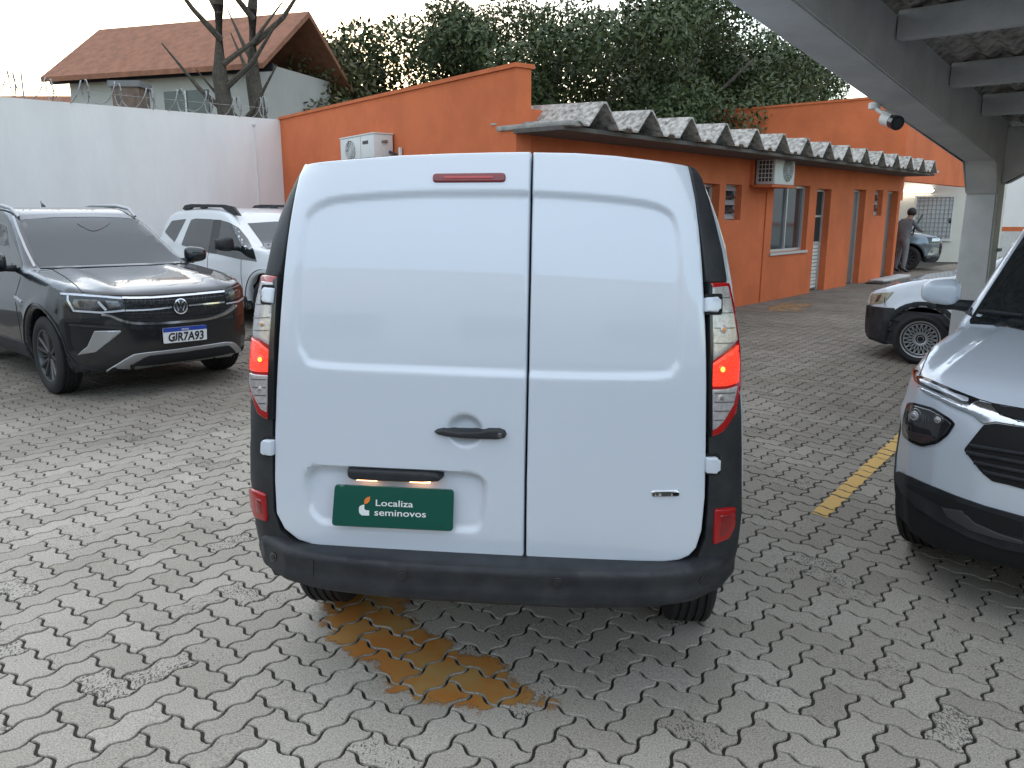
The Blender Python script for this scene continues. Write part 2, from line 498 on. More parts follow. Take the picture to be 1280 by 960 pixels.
# ================================================================== GROUND
U = 0.122
E1 = Vector((math.sin(R(38)), math.cos(R(38)), 0)); E2 = Vector((-E1.y, E1.x, 0))
WAVE = 0.105
def paver_material():
    m = bpy.data.materials.new("concrete_paver"); m.use_nodes = True
    nt = m.node_tree; b = nt.nodes["Principled BSDF"]; N, Lk = nt.nodes.new, nt.links.new
    geo = N("ShaderNodeNewGeometry")
    at = N("ShaderNodeAttribute"); at.attribute_name = "tone"
    base = N("ShaderNodeMix"); base.data_type = 'RGBA'
    base.inputs[6].default_value = (.40, .367, .315, 1); base.inputs[7].default_value = (.53, .492, .432, 1)
    Lk(at.outputs["Fac"], base.inputs[0])
    n1 = N("ShaderNodeTexNoise"); n1.inputs["Scale"].default_value = .9; n1.inputs["Detail"].default_value = 5
    Lk(geo.outputs["Position"], n1.inputs["Vector"])
    m1 = N("ShaderNodeMix"); m1.data_type = 'RGBA'; m1.blend_type = 'MULTIPLY'
    r1 = N("ShaderNodeMapRange"); r1.inputs[1].default_value, r1.inputs[2].default_value, r1.inputs[3].default_value, r1.inputs[4].default_value = .35, .7, 0, .55
    Lk(n1.outputs[0], r1.inputs[0]); Lk(r1.outputs[0], m1.inputs[0]); Lk(base.outputs[2], m1.inputs[6]); m1.inputs[7].default_value = (.62, .60, .57, 1)
    # shade painted in: paver colour darkens farther up the yard, with a noisy edge
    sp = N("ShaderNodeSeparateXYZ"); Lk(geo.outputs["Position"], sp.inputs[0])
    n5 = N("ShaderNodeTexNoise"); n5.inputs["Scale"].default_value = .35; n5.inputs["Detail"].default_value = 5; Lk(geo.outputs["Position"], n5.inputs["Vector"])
    far_shade = N("ShaderNodeMath"); far_shade.operation = 'MULTIPLY_ADD'; far_shade.inputs[1].default_value = 7.0; Lk(n5.outputs[0], far_shade.inputs[0]); Lk(sp.outputs["Y"], far_shade.inputs[2])
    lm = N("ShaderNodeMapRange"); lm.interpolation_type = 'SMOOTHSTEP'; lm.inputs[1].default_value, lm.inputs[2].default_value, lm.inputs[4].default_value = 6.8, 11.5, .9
    Lk(far_shade.outputs[0], lm.inputs[0])
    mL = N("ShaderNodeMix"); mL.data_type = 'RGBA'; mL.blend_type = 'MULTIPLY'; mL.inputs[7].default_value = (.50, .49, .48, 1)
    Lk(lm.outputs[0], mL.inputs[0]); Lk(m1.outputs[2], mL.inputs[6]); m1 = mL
    # fine grit
    n2 = N("ShaderNodeTexNoise"); n2.inputs["Scale"].default_value = 170; n2.inputs["Detail"].default_value = 3
    Lk(geo.outputs["Position"], n2.inputs["Vector"])
    r2 = N("ShaderNodeMapRange"); r2.inputs[1].default_value, r2.inputs[2].default_value, r2.inputs[3].default_value, r2.inputs[4].default_value = .3, .7, .60, 1.28
    Lk(n2.outputs[0], r2.inputs[0])
    m2 = N("ShaderNodeMix"); m2.data_type = 'RGBA'; m2.blend_type = 'MULTIPLY'; m2.inputs[0].default_value = 1
    Lk(m1.outputs[2], m2.inputs[6]); Lk(r2.outputs[0], m2.inputs[7])
    # dark pits, more on the porous pieces
    n3 = N("ShaderNodeTexNoise"); n3.inputs["Scale"].default_value = 120; n3.inputs["Detail"].default_value = 2; n3.inputs["Roughness"].default_value = .6
    mpz = N("ShaderNodeMapping"); mpz.inputs["Rotation"].default_value = (0, 0, .9); mpz.inputs["Scale"].default_value = (1, .55, 1)
    Lk(geo.outputs["Position"], mpz.inputs[0]); Lk(mpz.outputs[0], n3.inputs["Vector"])
    n4 = N("ShaderNodeTexNoise"); n4.inputs["Scale"].default_value = 14; n4.inputs["Detail"].default_value = 2; Lk(geo.outputs["Position"], n4.inputs["Vector"])
    at2 = N("ShaderNodeAttribute"); at2.attribute_name = "pits"
    th = N("ShaderNodeMath"); th.operation = 'MULTIPLY_ADD'; th.inputs[1].default_value = -.17; th.inputs[2].default_value = .86
    Lk(at2.outputs["Fac"], th.inputs[0])
    th2 = N("ShaderNodeMath"); th2.operation = 'MULTIPLY_ADD'; th2.inputs[1].default_value = -.34; Lk(n4.outputs[0], th2.inputs[0]); Lk(th.outputs[0], th2.inputs[2]); th = th2
    df = N("ShaderNodeMath"); df.operation = 'SUBTRACT'; Lk(n3.outputs[0], df.inputs[0]); Lk(th.outputs[0], df.inputs[1])
    r3 = N("ShaderNodeMapRange"); r3.inputs[1].default_value, r3.inputs[2].default_value, r3.inputs[4].default_value = 0, .04, .75
    Lk(df.outputs[0], r3.inputs[0])
    m3 = N("ShaderNodeMix"); m3.data_type = 'RGBA'; m3.inputs[7].default_value = (.035, .034, .032, 1)
    Lk(r3.outputs[0], m3.inputs[0]); Lk(m2.outputs[2], m3.inputs[6]); Lk(m3.outputs[2], b.inputs["Base Color"])
    b.inputs["Roughness"].default_value = .95; b.inputs["Specular IOR Level"].default_value = .06
    bp = N("ShaderNodeBump"); bp.inputs["Strength"].default_value = .25; bp.inputs["Distance"].default_value = .003
    Lk(n2.outputs[0], bp.inputs["Height"]); Lk(bp.outputs[0], b.inputs["Normal"])
    return m
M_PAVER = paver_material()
M_SAND = mat("joint_sand", (.045, .040, .034), .95, noise=(40, .4), bump=(200, .5, .004))
ground = obj("ground", [(-400, -400, -.0095), (400, -400, -.0095), (400, 400, -.0095), (-400, 400, -.0095)], [(0, 1, 2, 3)], M_SAND)
ground["kind"] = "structure"

PROF = {0: [(0, 0), (.28, WAVE), (.72, -WAVE), (1, 0)],
        1: [(0, 0), (.13, WAVE * .72), (.30, WAVE), (.42, WAVE * .55), (.58, -WAVE * .55), (.70, -WAVE), (.87, -WAVE * .72), (1, 0)]}
def edge_pts(i, j, di, dj, lod):
    """outline points of the wavy grid edge leaving node (i, j), end node left out"""
    fwd = (di + dj) > 0
    if not fwd: i, j = i + di, j + dj
    pts = PROF[lod]
    if dj: pts = [(-y, x) for x, y in pts]
    pts = [(i + x, j + y) for x, y in pts]
    return (pts if fwd else pts[::-1])[:-1]
def outline(hor, lod):
    steps = [(1, 0), (1, 0), (0, 1), (-1, 0), (-1, 0), (0, -1)] if hor else [(1, 0), (0, 1), (0, 1), (-1, 0), (0, -1), (0, -1)]
    i = j = 0; out = []
    for di, dj in steps:
        out += edge_pts(i, j, di, dj, lod); i += di; j += dj
    return np.array(out)
def inset(P, d):
    tan = np.roll(P, -1, 0) - np.roll(P, 1, 0); n = np.stack([-tan[:, 1], tan[:, 0]], 1)
    return P + n / np.linalg.norm(n, axis=1, keepdims=True) * d
RINGS = {}
for lod in (0, 1):
    for hor in (True, False):
        P = outline(hor, lod) * U
        P = P - (np.array([U, U / 2]) if hor else np.array([U / 2, U]))
        RINGS[(hor, lod)] = (inset(P, .0080), inset(P, .0062))
def to_world2(p): return E1.x * p[0] + E2.x * p[1], E1.y * p[0] + E2.y * p[1]
cells = []
NR = 260
for i in range(-NR, NR):
    for j in range(-NR, NR):
        k = (i - j) % 4
        if k == 0: hor, ci, cj = True, i + 1, j + .5
        elif k == 3: hor, ci, cj = False, i + .5, j + 1
        else: continue
        x, y = to_world2((ci * U, cj * U))
        if y < .9 or y > 27: continue
        if abs(x) > y * .74 + 1.3: continue
        if x < -.32 * y and y > 17 + 1.0 * (x + 4): continue
        # nothing is seen behind the orange building's walls
        if y > 10.6 and x < (y - 10.0) * .87 - .2 and x > -3.6: continue
        cells.append((x, y, hor))
cells = np.array(cells)
tones = np.clip(RNG.normal(.5, .22, len(cells)), 0, 1)
pits = np.where(RNG.random(len(cells)) < .08, RNG.random(len(cells)), 0) ** .6
dz = RNG.normal(0, .0011, len(cells))
# the pieces that show largest become objects of their own
pr = np.array([project((x, y, 0))[:2] for x, y, h in cells])
def hidden(x, y):
    return (-.92 < x < .95 and y > 2.62)           # below the van
vis = [(4.0 - cells[k][1]) if (-30 < pr[k][0] < 1310 and 330 < pr[k][1] < 850 and not hidden(cells[k][0], cells[k][1])) else -99 for k in range(len(cells))]
near = set(np.argsort(vis)[::-1][:300].tolist())
def paver_arrays(x, y, hor, z, jt, lod):
    t, o = RINGS[(bool(hor), lod)]
    top = np.stack(to_world2((t[:, 0], t[:, 1])), 1); out = np.stack(to_world2((o[:, 0], o[:, 1])), 1)
    zt = z + (top @ jt)
    zo = z - .0025 + (out @ jt)
    return np.concatenate([np.column_stack([top + (x, y), zt]), np.column_stack([out + (x, y), zo]), np.column_stack([out + (x, y), np.full(len(out), -.017)])])
NV = {0: 18, 1: 42}
RF = {l: [(k, (k + 1) % n, n + (k + 1) % n, n + k) for k in range(n)] + [(n + k, n + (k + 1) % n, 2 * n + (k + 1) % n, 2 * n + k) for k in range(n)] for l, n in NV.items()}
nv, ring_f = NV[1], RF[1]
def add_attr(me, name, vals):
    a = me.attributes.new(name, 'FLOAT', 'POINT'); a.data.foreach_set("value", np.asarray(vals, np.float32))
# individual pieces: 2 x 10 shared meshes
shared = {}
for hor in (True, False):
    for v in range(10):
        A = paver_arrays(0, 0, hor, 0, RNG.normal(0, .003, 2), 1)
        me = bpy.data.meshes.new("paver")
        me.from_pydata(A.tolist(), [], [tuple(range(nv))[::-1]] + [f for f in ring_f])
        bm = bmesh.new(); bm.from_mesh(me); bmesh.ops.recalc_face_normals(bm, faces=bm.faces)
        bm.faces.ensure_lookup_table()
        if max(bm.faces, key=lambda f: f.calc_center_median().z).normal.z < 0: bmesh.ops.reverse_faces(bm, faces=bm.faces)
        bm.to_mesh(me); bm.free()
        add_attr(me, "tone", np.full(3 * nv, (v + .5) / 10 if v != 9 else .8)); add_attr(me, "pits", np.full(3 * nv, .9 if v == 9 else (.35 if v == 4 else 0)))
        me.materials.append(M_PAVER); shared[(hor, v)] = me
def paver_field(lod, name, keep):
    pav_v, pav_f4, pav_ng, tv, pv, base_i = [], [], [], [], [], 0
    nv, ring_f = NV[lod], RF[lod]
    for k, (x, y, h) in enumerate(cells):
        if k in near or not keep(y): continue
        jt = RNG.normal(0, .003, 2) if y < 12 else np.zeros(2)
        A = paver_arrays(x, y, h, dz[k], jt, lod)
        full = y < 9
        A = A if full else A[:2 * nv]
        pav_v.append(A); pav_ng.append(np.arange(nv) + base_i)
        pav_f4.append(np.array(ring_f[:nv] if not full else ring_f)[:, ::-1] + base_i)
        tv.append(np.full(len(A), tones[k])); pv.append(np.full(len(A), pits[k])); base_i += len(A)
    V = np.concatenate(pav_v); Q = np.concatenate(pav_f4); G = np.array(pav_ng)
    me = bpy.data.meshes.new(name)
    me.vertices.add(len(V)); me.vertices.foreach_set("co", V.astype(np.float32).ravel())
    li = np.concatenate([G.ravel(), Q.ravel()]).astype(np.int32)
    ls = np.concatenate([np.arange(len(G)) * nv, len(G) * nv + np.arange(len(Q)) * 4]).astype(np.int32)
    me.loops.add(len(li)); me.loops.foreach_set("vertex_index", li)
    me.polygons.add(len(ls)); me.polygons.foreach_set("loop_start", ls)
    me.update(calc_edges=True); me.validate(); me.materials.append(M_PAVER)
    if me.polygons[0].normal.z < 0: me.flip_normals()
    me.polygons.foreach_set('use_smooth', [False] * len(me.polygons))
    add_attr(me, "tone", np.concatenate(tv)); add_attr(me, "pits", np.concatenate(pv))
    o = link(bpy.data.objects.new(name, me), ground); o["kind"] = "stuff"
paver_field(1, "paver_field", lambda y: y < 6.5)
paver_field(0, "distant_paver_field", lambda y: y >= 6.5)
for k in sorted(near):
    x, y, h = cells[k]
    v = 9 if pits[k] > .6 else int(min(8, tones[k] * 9))
    o = bpy.data.objects.new("paver", shared[(bool(h), v)]); o.location = (x, y, dz[k])
    link(o, ground)

# painted marks: the tops of the pavers they cover, clipped to the mark
def clip(poly, conv):
    c = sum((Vector(p) for p in conv), Vector((0, 0))) / len(conv)
    for i in range(len(conv)):
        a, b = Vector(conv[i]), Vector(conv[(i + 1) % len(conv)])
        n = Vector((-(b - a).y, (b - a).x))
        if n.dot(c - a) < 0: n = -n
        out = []
        for q in range(len(poly)):
            p1, p2 = Vector(poly[q]), Vector(poly[(q + 1) % len(poly)])
            d1, d2 = n.dot(p1 - a), n.dot(p2 - a)
            if d1 >= 0: out.append(p1)
            if (d1 >= 0) != (d2 >= 0): out.append(p1 + (p2 - p1) * (d1 / (d1 - d2)))
        poly = out
        if len(poly) < 3: return []
    return poly
def painted(name, quads, m):
    vs, fs = [], []
    for qd in quads:
        cx = sum(p[0] for p in qd) / len(qd); cy = sum(p[1] for p in qd) / len(qd)
        rad = max(math.hypot(p[0] - cx, p[1] - cy) for p in qd) + .2
        for k in np.argwhere(np.hypot(cells[:, 0] - cx, cells[:, 1] - cy) < rad)[:, 0]:
            x, y, h = cells[k]
            t = RINGS[(bool(h), 1)][0]
            w = np.stack(to_world2((t[:, 0], t[:, 1])), 1) + (x, y)
            p = clip([tuple(q) for q in w], qd)
            if len(p) < 3: continue
            b = len(vs); vs += [(q[0], q[1], dz[k] + .0032) for q in p]; fs.append(tuple(range(b, b + len(p))))
    me = mesh(name, vs, fs, m)
    o = link(bpy.data.objects.new(name, me)); o["kind"] = "structure"
    return o
def paint_material(name, col, worn, amount, scale):
    m = bpy.data.materials.new(name); m.use_nodes = True
    nt = m.node_tree; b = nt.nodes["Principled BSDF"]
    geo = nt.nodes.new("ShaderNodeNewGeometry"); n = nt.nodes.new("ShaderNodeTexNoise"); n.inputs["Scale"].default_value = scale; n.inputs["Detail"].default_value = 8; n.inputs["Roughness"].default_value = .7
    nt.links.new(geo.outputs["Position"], n.inputs["Vector"])
    r = nt.nodes.new("ShaderNodeMapRange"); r.inputs[1].default_value, r.inputs[2].default_value = amount, amount + .14
    nt.links.new(n.outputs[0], r.inputs[0])
    mx = nt.nodes.new("ShaderNodeMix"); mx.data_type = 'RGBA'; mx.inputs[6].default_value = (*col, 1); mx.inputs[7].default_value = (*worn, 1)
    nt.links.new(r.outputs[0], mx.inputs[0]); nt.links.new(mx.outputs[2], b.inputs["Base Color"]); b.inputs["Roughness"].default_value = .7
    return m
g2 = lambda x, y: tuple(gnd(x, y))[:2]
def vadd(a, b, k): return (a[0] + b[0] * k, a[1] + b[1] * k)
ya, yb, yc, yd = g2(1014, 641), g2(1034, 648), g2(1118, 568), g2(1117, 547)
ld = Vector((yd[0] - ya[0], yd[1] - ya[1])).normalized()
painted("yellow_stall_line", [[ya, yb, vadd(yb, ld, 4.2), vadd(ya, ld, 4.2)]], paint_material("yellow_road_paint", (.74, .46, .125), (.46, .34, .18), .62, 14))
def soft_mark(name, outline_, col, amount, scale, cell=.045):
    """worn paint: paver tops under the mark in small cells, the paint breaking up towards its edge"""
    P = np.array(outline_); lo, hi = P.min(0) - .1, P.max(0) + .1
    vs, fs, ed = [], [], []
    sel = [k for k in range(len(cells)) if lo[0] - .2 < cells[k, 0] < hi[0] + .2 and lo[1] - .2 < cells[k, 1] < hi[1] + .2]
    for k in sel:
        x, y, h = cells[k]
        t = RINGS[(bool(h), 1)][0]
        w = np.stack(to_world2((t[:, 0], t[:, 1])), 1) + (x, y)
        a0, a1 = w.min(0), w.max(0)
        for gx in np.arange(math.floor(a0[0] / cell), math.ceil(a1[0] / cell)):
            for gy in np.arange(math.floor(a0[1] / cell), math.ceil(a1[1] / cell)):
                q = [(gx * cell, gy * cell), ((gx + 1) * cell, gy * cell), ((gx + 1) * cell, (gy + 1) * cell), (gx * cell, (gy + 1) * cell)]
                if psdf(np.array([q[0][0] + cell / 2]), np.array([q[0][1] + cell / 2]), P)[0] > .09: continue
                p = clip([tuple(v) for v in w], q)
                if len(p) < 3: continue
                b = len(vs); vs += [(v[0], v[1], dz[k] + .0032) for v in p]; fs.append(tuple(range(b, b + len(p))))
                ed += list(-psdf(np.array([v[0] for v in p]), np.array([v[1] for v in p]), P))
    m = bpy.data.materials.new(name + "_paint"); m.use_nodes = True
    nt = m.node_tree; N, Lk = nt.nodes.new, nt.links.new
    b = nt.nodes["Principled BSDF"]; b.inputs["Roughness"].default_value = .75
    geo = N("ShaderNodeNewGeometry")
    n = N("ShaderNodeTexNoise"); n.inputs["Scale"].default_value = scale; n.inputs["Detail"].default_value = 8; n.inputs["Roughness"].default_value = .72
    Lk(geo.outputs["Position"], n.inputs["Vector"])
    n2 = N("ShaderNodeTexNoise"); n2.inputs["Scale"].default_value = 120; Lk(geo.outputs["Position"], n2.inputs["Vector"])
    cm = N("ShaderNodeMix"); cm.data_type = 'RGBA'; cm.inputs[6].default_value = (*col, 1); cm.inputs[7].default_value = (col[0] * .95, col[1] * 1.45, col[2] * 2.6, 1)
    n3 = N("ShaderNodeTexNoise"); n3.inputs["Scale"].default_value = 5; n3.inputs["Detail"].default_value = 7; Lk(geo.outputs["Position"], n3.inputs["Vector"])
    r3 = N("ShaderNodeMapRange"); r3.inputs[1].default_value, r3.inputs[2].default_value = .42, .66; Lk(n3.outputs[0], r3.inputs[0]); Lk(r3.outputs[0], cm.inputs[0]); Lk(cm.outputs[2], b.inputs["Base Color"])
    at = N("ShaderNodeAttribute"); at.attribute_name = "edge"
    e = N("ShaderNodeMapRange"); e.inputs[1].default_value, e.inputs[2].default_value, e.inputs[3].default_value, e.inputs[4].default_value = -.06, .09, .34, amount
    Lk(at.outputs["Fac"], e.inputs[0])
    d = N("ShaderNodeMath"); d.operation = 'SUBTRACT'; Lk(e.outputs[0], d.inputs[0]); Lk(n.outputs[0], d.inputs[1])
    r = N("ShaderNodeMapRange"); r.inputs[1].default_value, r.inputs[2].default_value = -.04, .05
    Lk(d.outputs[0], r.inputs[0]); Lk(r.outputs[0], b.inputs["Alpha"])
    me = mesh(name, vs, fs, m); add_attr(me, "edge", ed)
    o = link(bpy.data.objects.new(name, me)); o["kind"] = "structure"
soft_mark("orange_floor_mark", [g2(398, 735), g2(505, 735), g2(512, 776), g2(562, 806), g2(628, 838), g2(690, 880), g2(520, 880), g2(466, 838), g2(408, 796)], (.42, .165, .028), .74, 7)
soft_mark("faded_orange_mark", [g2(950, 388), g2(975, 378), g2(1018, 380), g2(1000, 390)], (.38, .20, .07), .56, 5, .09)

# ================================================================== ORANGE BUILDING
P1, P2 = gnd(925, 383), gnd(1120, 345)
DA = (P2 - P1).normalized(); NO = Vector((DA.y, -DA.x, 0)); UP = Vector((0, 0, 1))
C0 = on_plane(645, 265, P1, NO); C0.z = 0
def wall_uv(x, y, off=0.0):
    p = on_plane(x, y, P1 + NO * off, NO); return (p - C0).dot(DA), p.z
SEND = wall_uv(1121.5, 290)[0]
CL = Vector((-.277 * 16.5, 16.5, 0))
building = thing("orange_building", "low orange building with corrugated eave, doors and windows behind the white van", "building", tuple(C0))
BI = MW(building).inverted()
def bl(p): return BI @ Vector(p)
def wall_part(name, org, du, n_in, rects_u, rects_z, holes, depth, m, parent, top=None):
    """slab with openings: front face at org plane, thickness along n_in"""
    us = sorted(set([round(a, 4) for a in rects_u] + [round(h[0], 4) for h in holes] + [round(h[1], 4) for h in holes]))
    zs = sorted(set([round(a, 4) for a in rects_z] + [round(h[2], 4) for h in holes] + [round(h[3], 4) for h in holes]))
    bm = bmesh.new(); vc = {}
    def v(u, z, k):
        key = (u, z, k)
        if key not in vc:
            p = org + du * u + UP * z + n_in * (depth * k)
            vc[key] = bm.verts.new(bl(p) if parent is building else p)
        return vc[key]
    solid = {}
    for a in range(len(us) - 1):
        for b in range(len(zs) - 1):
            cu, cz = (us[a] + us[a + 1]) / 2, (zs[b] + zs[b + 1]) / 2
            solid[(a, b)] = not any(h[0] < cu < h[1] and h[2] < cz < h[3] for h in holes)
    for (a, b), s in solid.items():
        if not s: continue
        u0, u1, z0, z1 = us[a], us[a + 1], zs[b], zs[b + 1]
        bm.faces.new((v(u0, z0, 0), v(u1, z0, 0), v(u1, z1, 0), v(u0, z1, 0)))
        bm.faces.new((v(u0, z0, 1), v(u0, z1, 1), v(u1, z1, 1), v(u1, z0, 1)))
        for (da, db, q) in ((-1, 0, ((u0, z0), (u0, z1))), (1, 0, ((u1, z0), (u1, z1))), (0, -1, ((u0, z0), (u1, z0))), (0, 1, ((u0, z1), (u1, z1)))):
            if not solid.get((a + da, b + db), False):
                bm.faces.new((v(*q[0], 0), v(*q[1], 0), v(*q[1], 1), v(*q[0], 1)))
    return from_bm(name, bm, m, parent)
def opening(x0, x1, yt, yb=None):
    xm = (x0 + x1) / 2
    u0, u1 = wall_uv(x0, (yt + (yb or 350)) / 2)[0], wall_uv(x1, (yt + (yb or 350)) / 2)[0]
    zt = wall_uv(xm, yt)[1]; zb = wall_uv(xm, yb)[1] if yb else -.05
    return [u0, u1, zb, zt]
H_DOOR0 = opening(866, 897, 229)
H_LOUV = opening(906.5, 926.5, 230.5, 275)
H_WIN = opening(965.5, 1010, 231, 314)
H_D1 = opening(1017.5, 1035, 236)
H_D2 = opening(1063, 1078, 236.5)
H_LOUV2 = opening(1093, 1103, 237.5, 269.5)
H_D3 = opening(1105, 1119, 238.5)
HOLES = [H_DOOR0, H_LOUV, H_WIN, H_D1, H_D2, H_LOUV2, H_D3]
ZT = 2.92
wall_part("side_wall", C0, DA, -NO, [0, SEND], [0, ZT], HOLES, .24, M_ORANGE, building)
# dark rooms behind the openings
def bbox(name, u0, u1, d0, d1, z0, z1, m, parent=building, bevel=0):
    c = C0 + DA * ((u0 + u1) / 2) + NO * ((d0 + d1) / 2) + UP * ((z0 + z1) / 2)
    rot = Matrix((DA, NO, UP)).transposed()
    return box(name, bl(c), (abs(u1 - u0), abs(d1 - d0), abs(z1 - z0)), m, parent, rot=rot, bevel=bevel)
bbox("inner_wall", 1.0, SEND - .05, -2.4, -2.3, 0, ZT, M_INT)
bbox("roof_slab", 1.3, SEND - .02, -4.6, -.02, ZT, ZT + .08, M_CONCD)
# facade with coping
fd = (CL - C0).normalized(); fn = Vector((fd.y, -fd.x, 0))
if fn.y > 0: fn = -fn
FL = (CL - C0).length
za, zb2 = on_plane(352, 149.5, C0, fn), on_plane(480, 121, C0, fn)
ua, ub = (za - C0).dot(fd), (zb2 - C0).dot(fd)
ztop = lambda u: za.z + (zb2.z - za.z) * (u - ua) / (ub - ua)
def slab(name, org, d, n_in, u0, u1, z0a, z0b, z1a, z1b, th, m, parent):
    pts = []
    for k in (0, 1):
        for u, z in ((u0, z0a), (u1, z0b), (u1, z1b), (u0, z1a)):
            p = org + d * u + UP * z + n_in * th * k
            pts.append(bl(p) if parent is building else p)
    return obj(name, pts, [(0, 1, 2, 3), (7, 6, 5, 4), (0, 4, 5, 1), (1, 5, 6, 2), (2, 6, 7, 3), (3, 7, 4, 0)], m, parent)
slab("front_wall", C0 - DA * .003, fd, -fn, -.004, FL, 0, 0, ztop(0), ztop(FL), .22, M_ORANGE, building)
slab("coping", C0 + UP * .002 + fn * .03, fd, -fn, -.03, FL + .03, ztop(0), ztop(FL), ztop(0) + .05, ztop(FL) + .05, .28, M_ORANGEF, building)
# taller block at the far end
CE = C0 + DA * SEND
bd = Vector((-NO.x, -NO.y, 0)); bnear = -DA
bf = Vector((-.755, .656, 0)); bfn = Vector((-bf.y, bf.x, 0)); bfn = bfn if bfn.y < 0 else -bfn
hb = 4.62
slab("upper_front_wall", CE + bfn * .0 + UP * 0, bf, -bfn, 0, 6.1, 2.0, 2.0, hb, hb, .2, M_ORANGE, building)
slab("upper_coping", CE + bfn * .03, bf, -bfn, -.03, 6.15, hb, hb, hb + .06, hb + .06, .26, M_ORANGEF, building)
slab("upper_side_wall", CE + NO * .004, DA, -NO, .02, 7.5, 2.5, 2.5, hb, hb - .9, .2, M_ORANGE, building)
slab("end_wall", CE - DA * .004, -NO, -DA, .004, 5.0, 0, 0, ZT, ZT, .2, M_ORANGE, building)
# roof sheets over the eave: one folded fibre-cement channel each
EOFF = .85
AP = [(758, 130), (814, 140), (865, 147), (907, 154), (945, 158.5), (982, 164.5), (1011, 171), (1038, 175), (1062, 179), (1085, 182.5), (1104, 185), (1123, 187.5), (1140, 189.5), (1155, 191.5), (1169, 193.5)]
aps = [wall_uv(x, y, EOFF)[0] for x, y in AP]
pitch = float(np.polyfit(range(len(aps)), aps, 1)[0]); s0 = float(np.polyfit(range(len(aps)), aps, 1)[1])
zap = float(np.mean([wall_uv(x, y, EOFF)[1] for x, y in AP[:6]]))
ZV = wall_uv(742, 156, EOFF)[1]
print("eave pitch %.3f z %.2f valley %.2f" % (pitch, zap, ZV), [round(wall_uv(x, y, EOFF)[1], 2) for x, y in AP], [round(a, 2) for a in aps])
def roof_sheet(k):
    c = s0 + pitch * k
    hv = ZV
    top = [(c - pitch * .50, hv + .035), (c - pitch * .46, hv + .04), (c - pitch * .40, hv), (c - pitch * .30, hv), (c - .035, zap), (c + .035, zap), (c + pitch * .30, hv), (c + pitch * .40, hv), (c + pitch * .46, hv + .04), (c + pitch * .4999, hv + .035)]
    low = [(u, z - .022) for u, z in top]
    low = [(u + (.012 if u < c else -.012) * (1 if z > hv + .05 else 0), z) for u, z in low]
    bm = bmesh.new(); ra = []
    for d, dzz in ((EOFF, 0), (-.5, .05)):
        ra.append([[bm.verts.new(bl(C0 + DA * u + NO * d + UP * (z + dzz))) for u, z in ln] for ln in (top, low)])
    n = len(top)
    for i in range(n - 1):
        bm.faces.new((ra[0][0][i], ra[0][0][i + 1], ra[1][0][i + 1], ra[1][0][i]))
        bm.faces.new((ra[0][1][i], ra[1][1][i], ra[1][1][i + 1], ra[0][1][i + 1]))
        for e in (0, 1): bm.faces.new((ra[e][0][i], ra[e][1][i], ra[e][1][i + 1], ra[e][0][i + 1]))
    for i in (0, n - 1): bm.faces.new((ra[0][0][i], ra[1][0][i], ra[1][1][i], ra[0][1][i]))
    return from_bm("roof_sheet", bm, M_FIBRE, building)
for k in range(len(AP)): roof_sheet(k)
bbox("gutter", s0 - pitch * .62, s0 - pitch * .40, -.3, EOFF - .02, ZV - .035, ZV + .03, M_FIBRED, bevel=.02)
bbox("eave_board", -.05, s0 + pitch * 14.6, .0, EOFF - .12, ZV - .075, ZV - .026, M_EAVE)
# window, doors, louvres
def frame(name, h, dep, w, m, parent, bottom=True):
    bm = bmesh.new(); rot = Matrix((DA, NO, UP)).transposed()
    u0, u1, z0, z1 = h
    z0 = max(z0, 0)
    def b(ua, ub, zl, zh, dd=.05):
        bm_box(bm, bl(C0 + DA * ((ua + ub) / 2) - NO * dep + UP * ((zl + zh) / 2)), (ub - ua, dd, zh - zl), rot)
    b(u0, u0 + w, z0, z1); b(u1 - w, u1, z0, z1); b(u0 + w, u1 - w, z1 - w, z1, .048)
    if bottom: b(u0 + w, u1 - w, z0, z0 + w, .048)
    return from_bm(name, bm, m, parent)
win = bbox("window", H_WIN[0] + .002, H_WIN[1] - .002, -.15, -.145, H_WIN[2] + .01, H_WIN[3] - .01, M_PANE)
frame("frame", H_WIN, .13, .05, M_ALU, win)
um = (H_WIN[0] + H_WIN[1]) / 2
bbox("mullion", um - .02, um + .02, -.155, -.10, H_WIN[2] + .05, H_WIN[3] - .05, M_ALU, win)
bbox("sill", H_WIN[0] - .05, H_WIN[1] + .03, -.24, .035, H_WIN[2] - .05, H_WIN[2] + .0, M_ALU, win)
def louvre(h, n):
    w = bbox("louvre_window", h[0] + .002, h[1] - .002, -.19, -.185, h[2], h[3], M_PANE)
    frame("frame", h, .15, .03, M_ALU, w)
    rot = Matrix((DA, NO, UP)).transposed() @ Matrix.Rotation(R(38), 3, 'X')
    for k in range(n):
        z = h[2] + (h[3] - h[2]) * (k + .5) / n
        box("slat", bl(C0 + DA * ((h[0] + h[1]) / 2) - NO * .13 + UP * z), (h[1] - h[0] - .07, .012, (h[3] - h[2]) / n * .95), M_PANE if k % 2 else M_ALU, w, rot=rot)
louvre(H_LOUV, 5); louvre(H_LOUV2, 5)
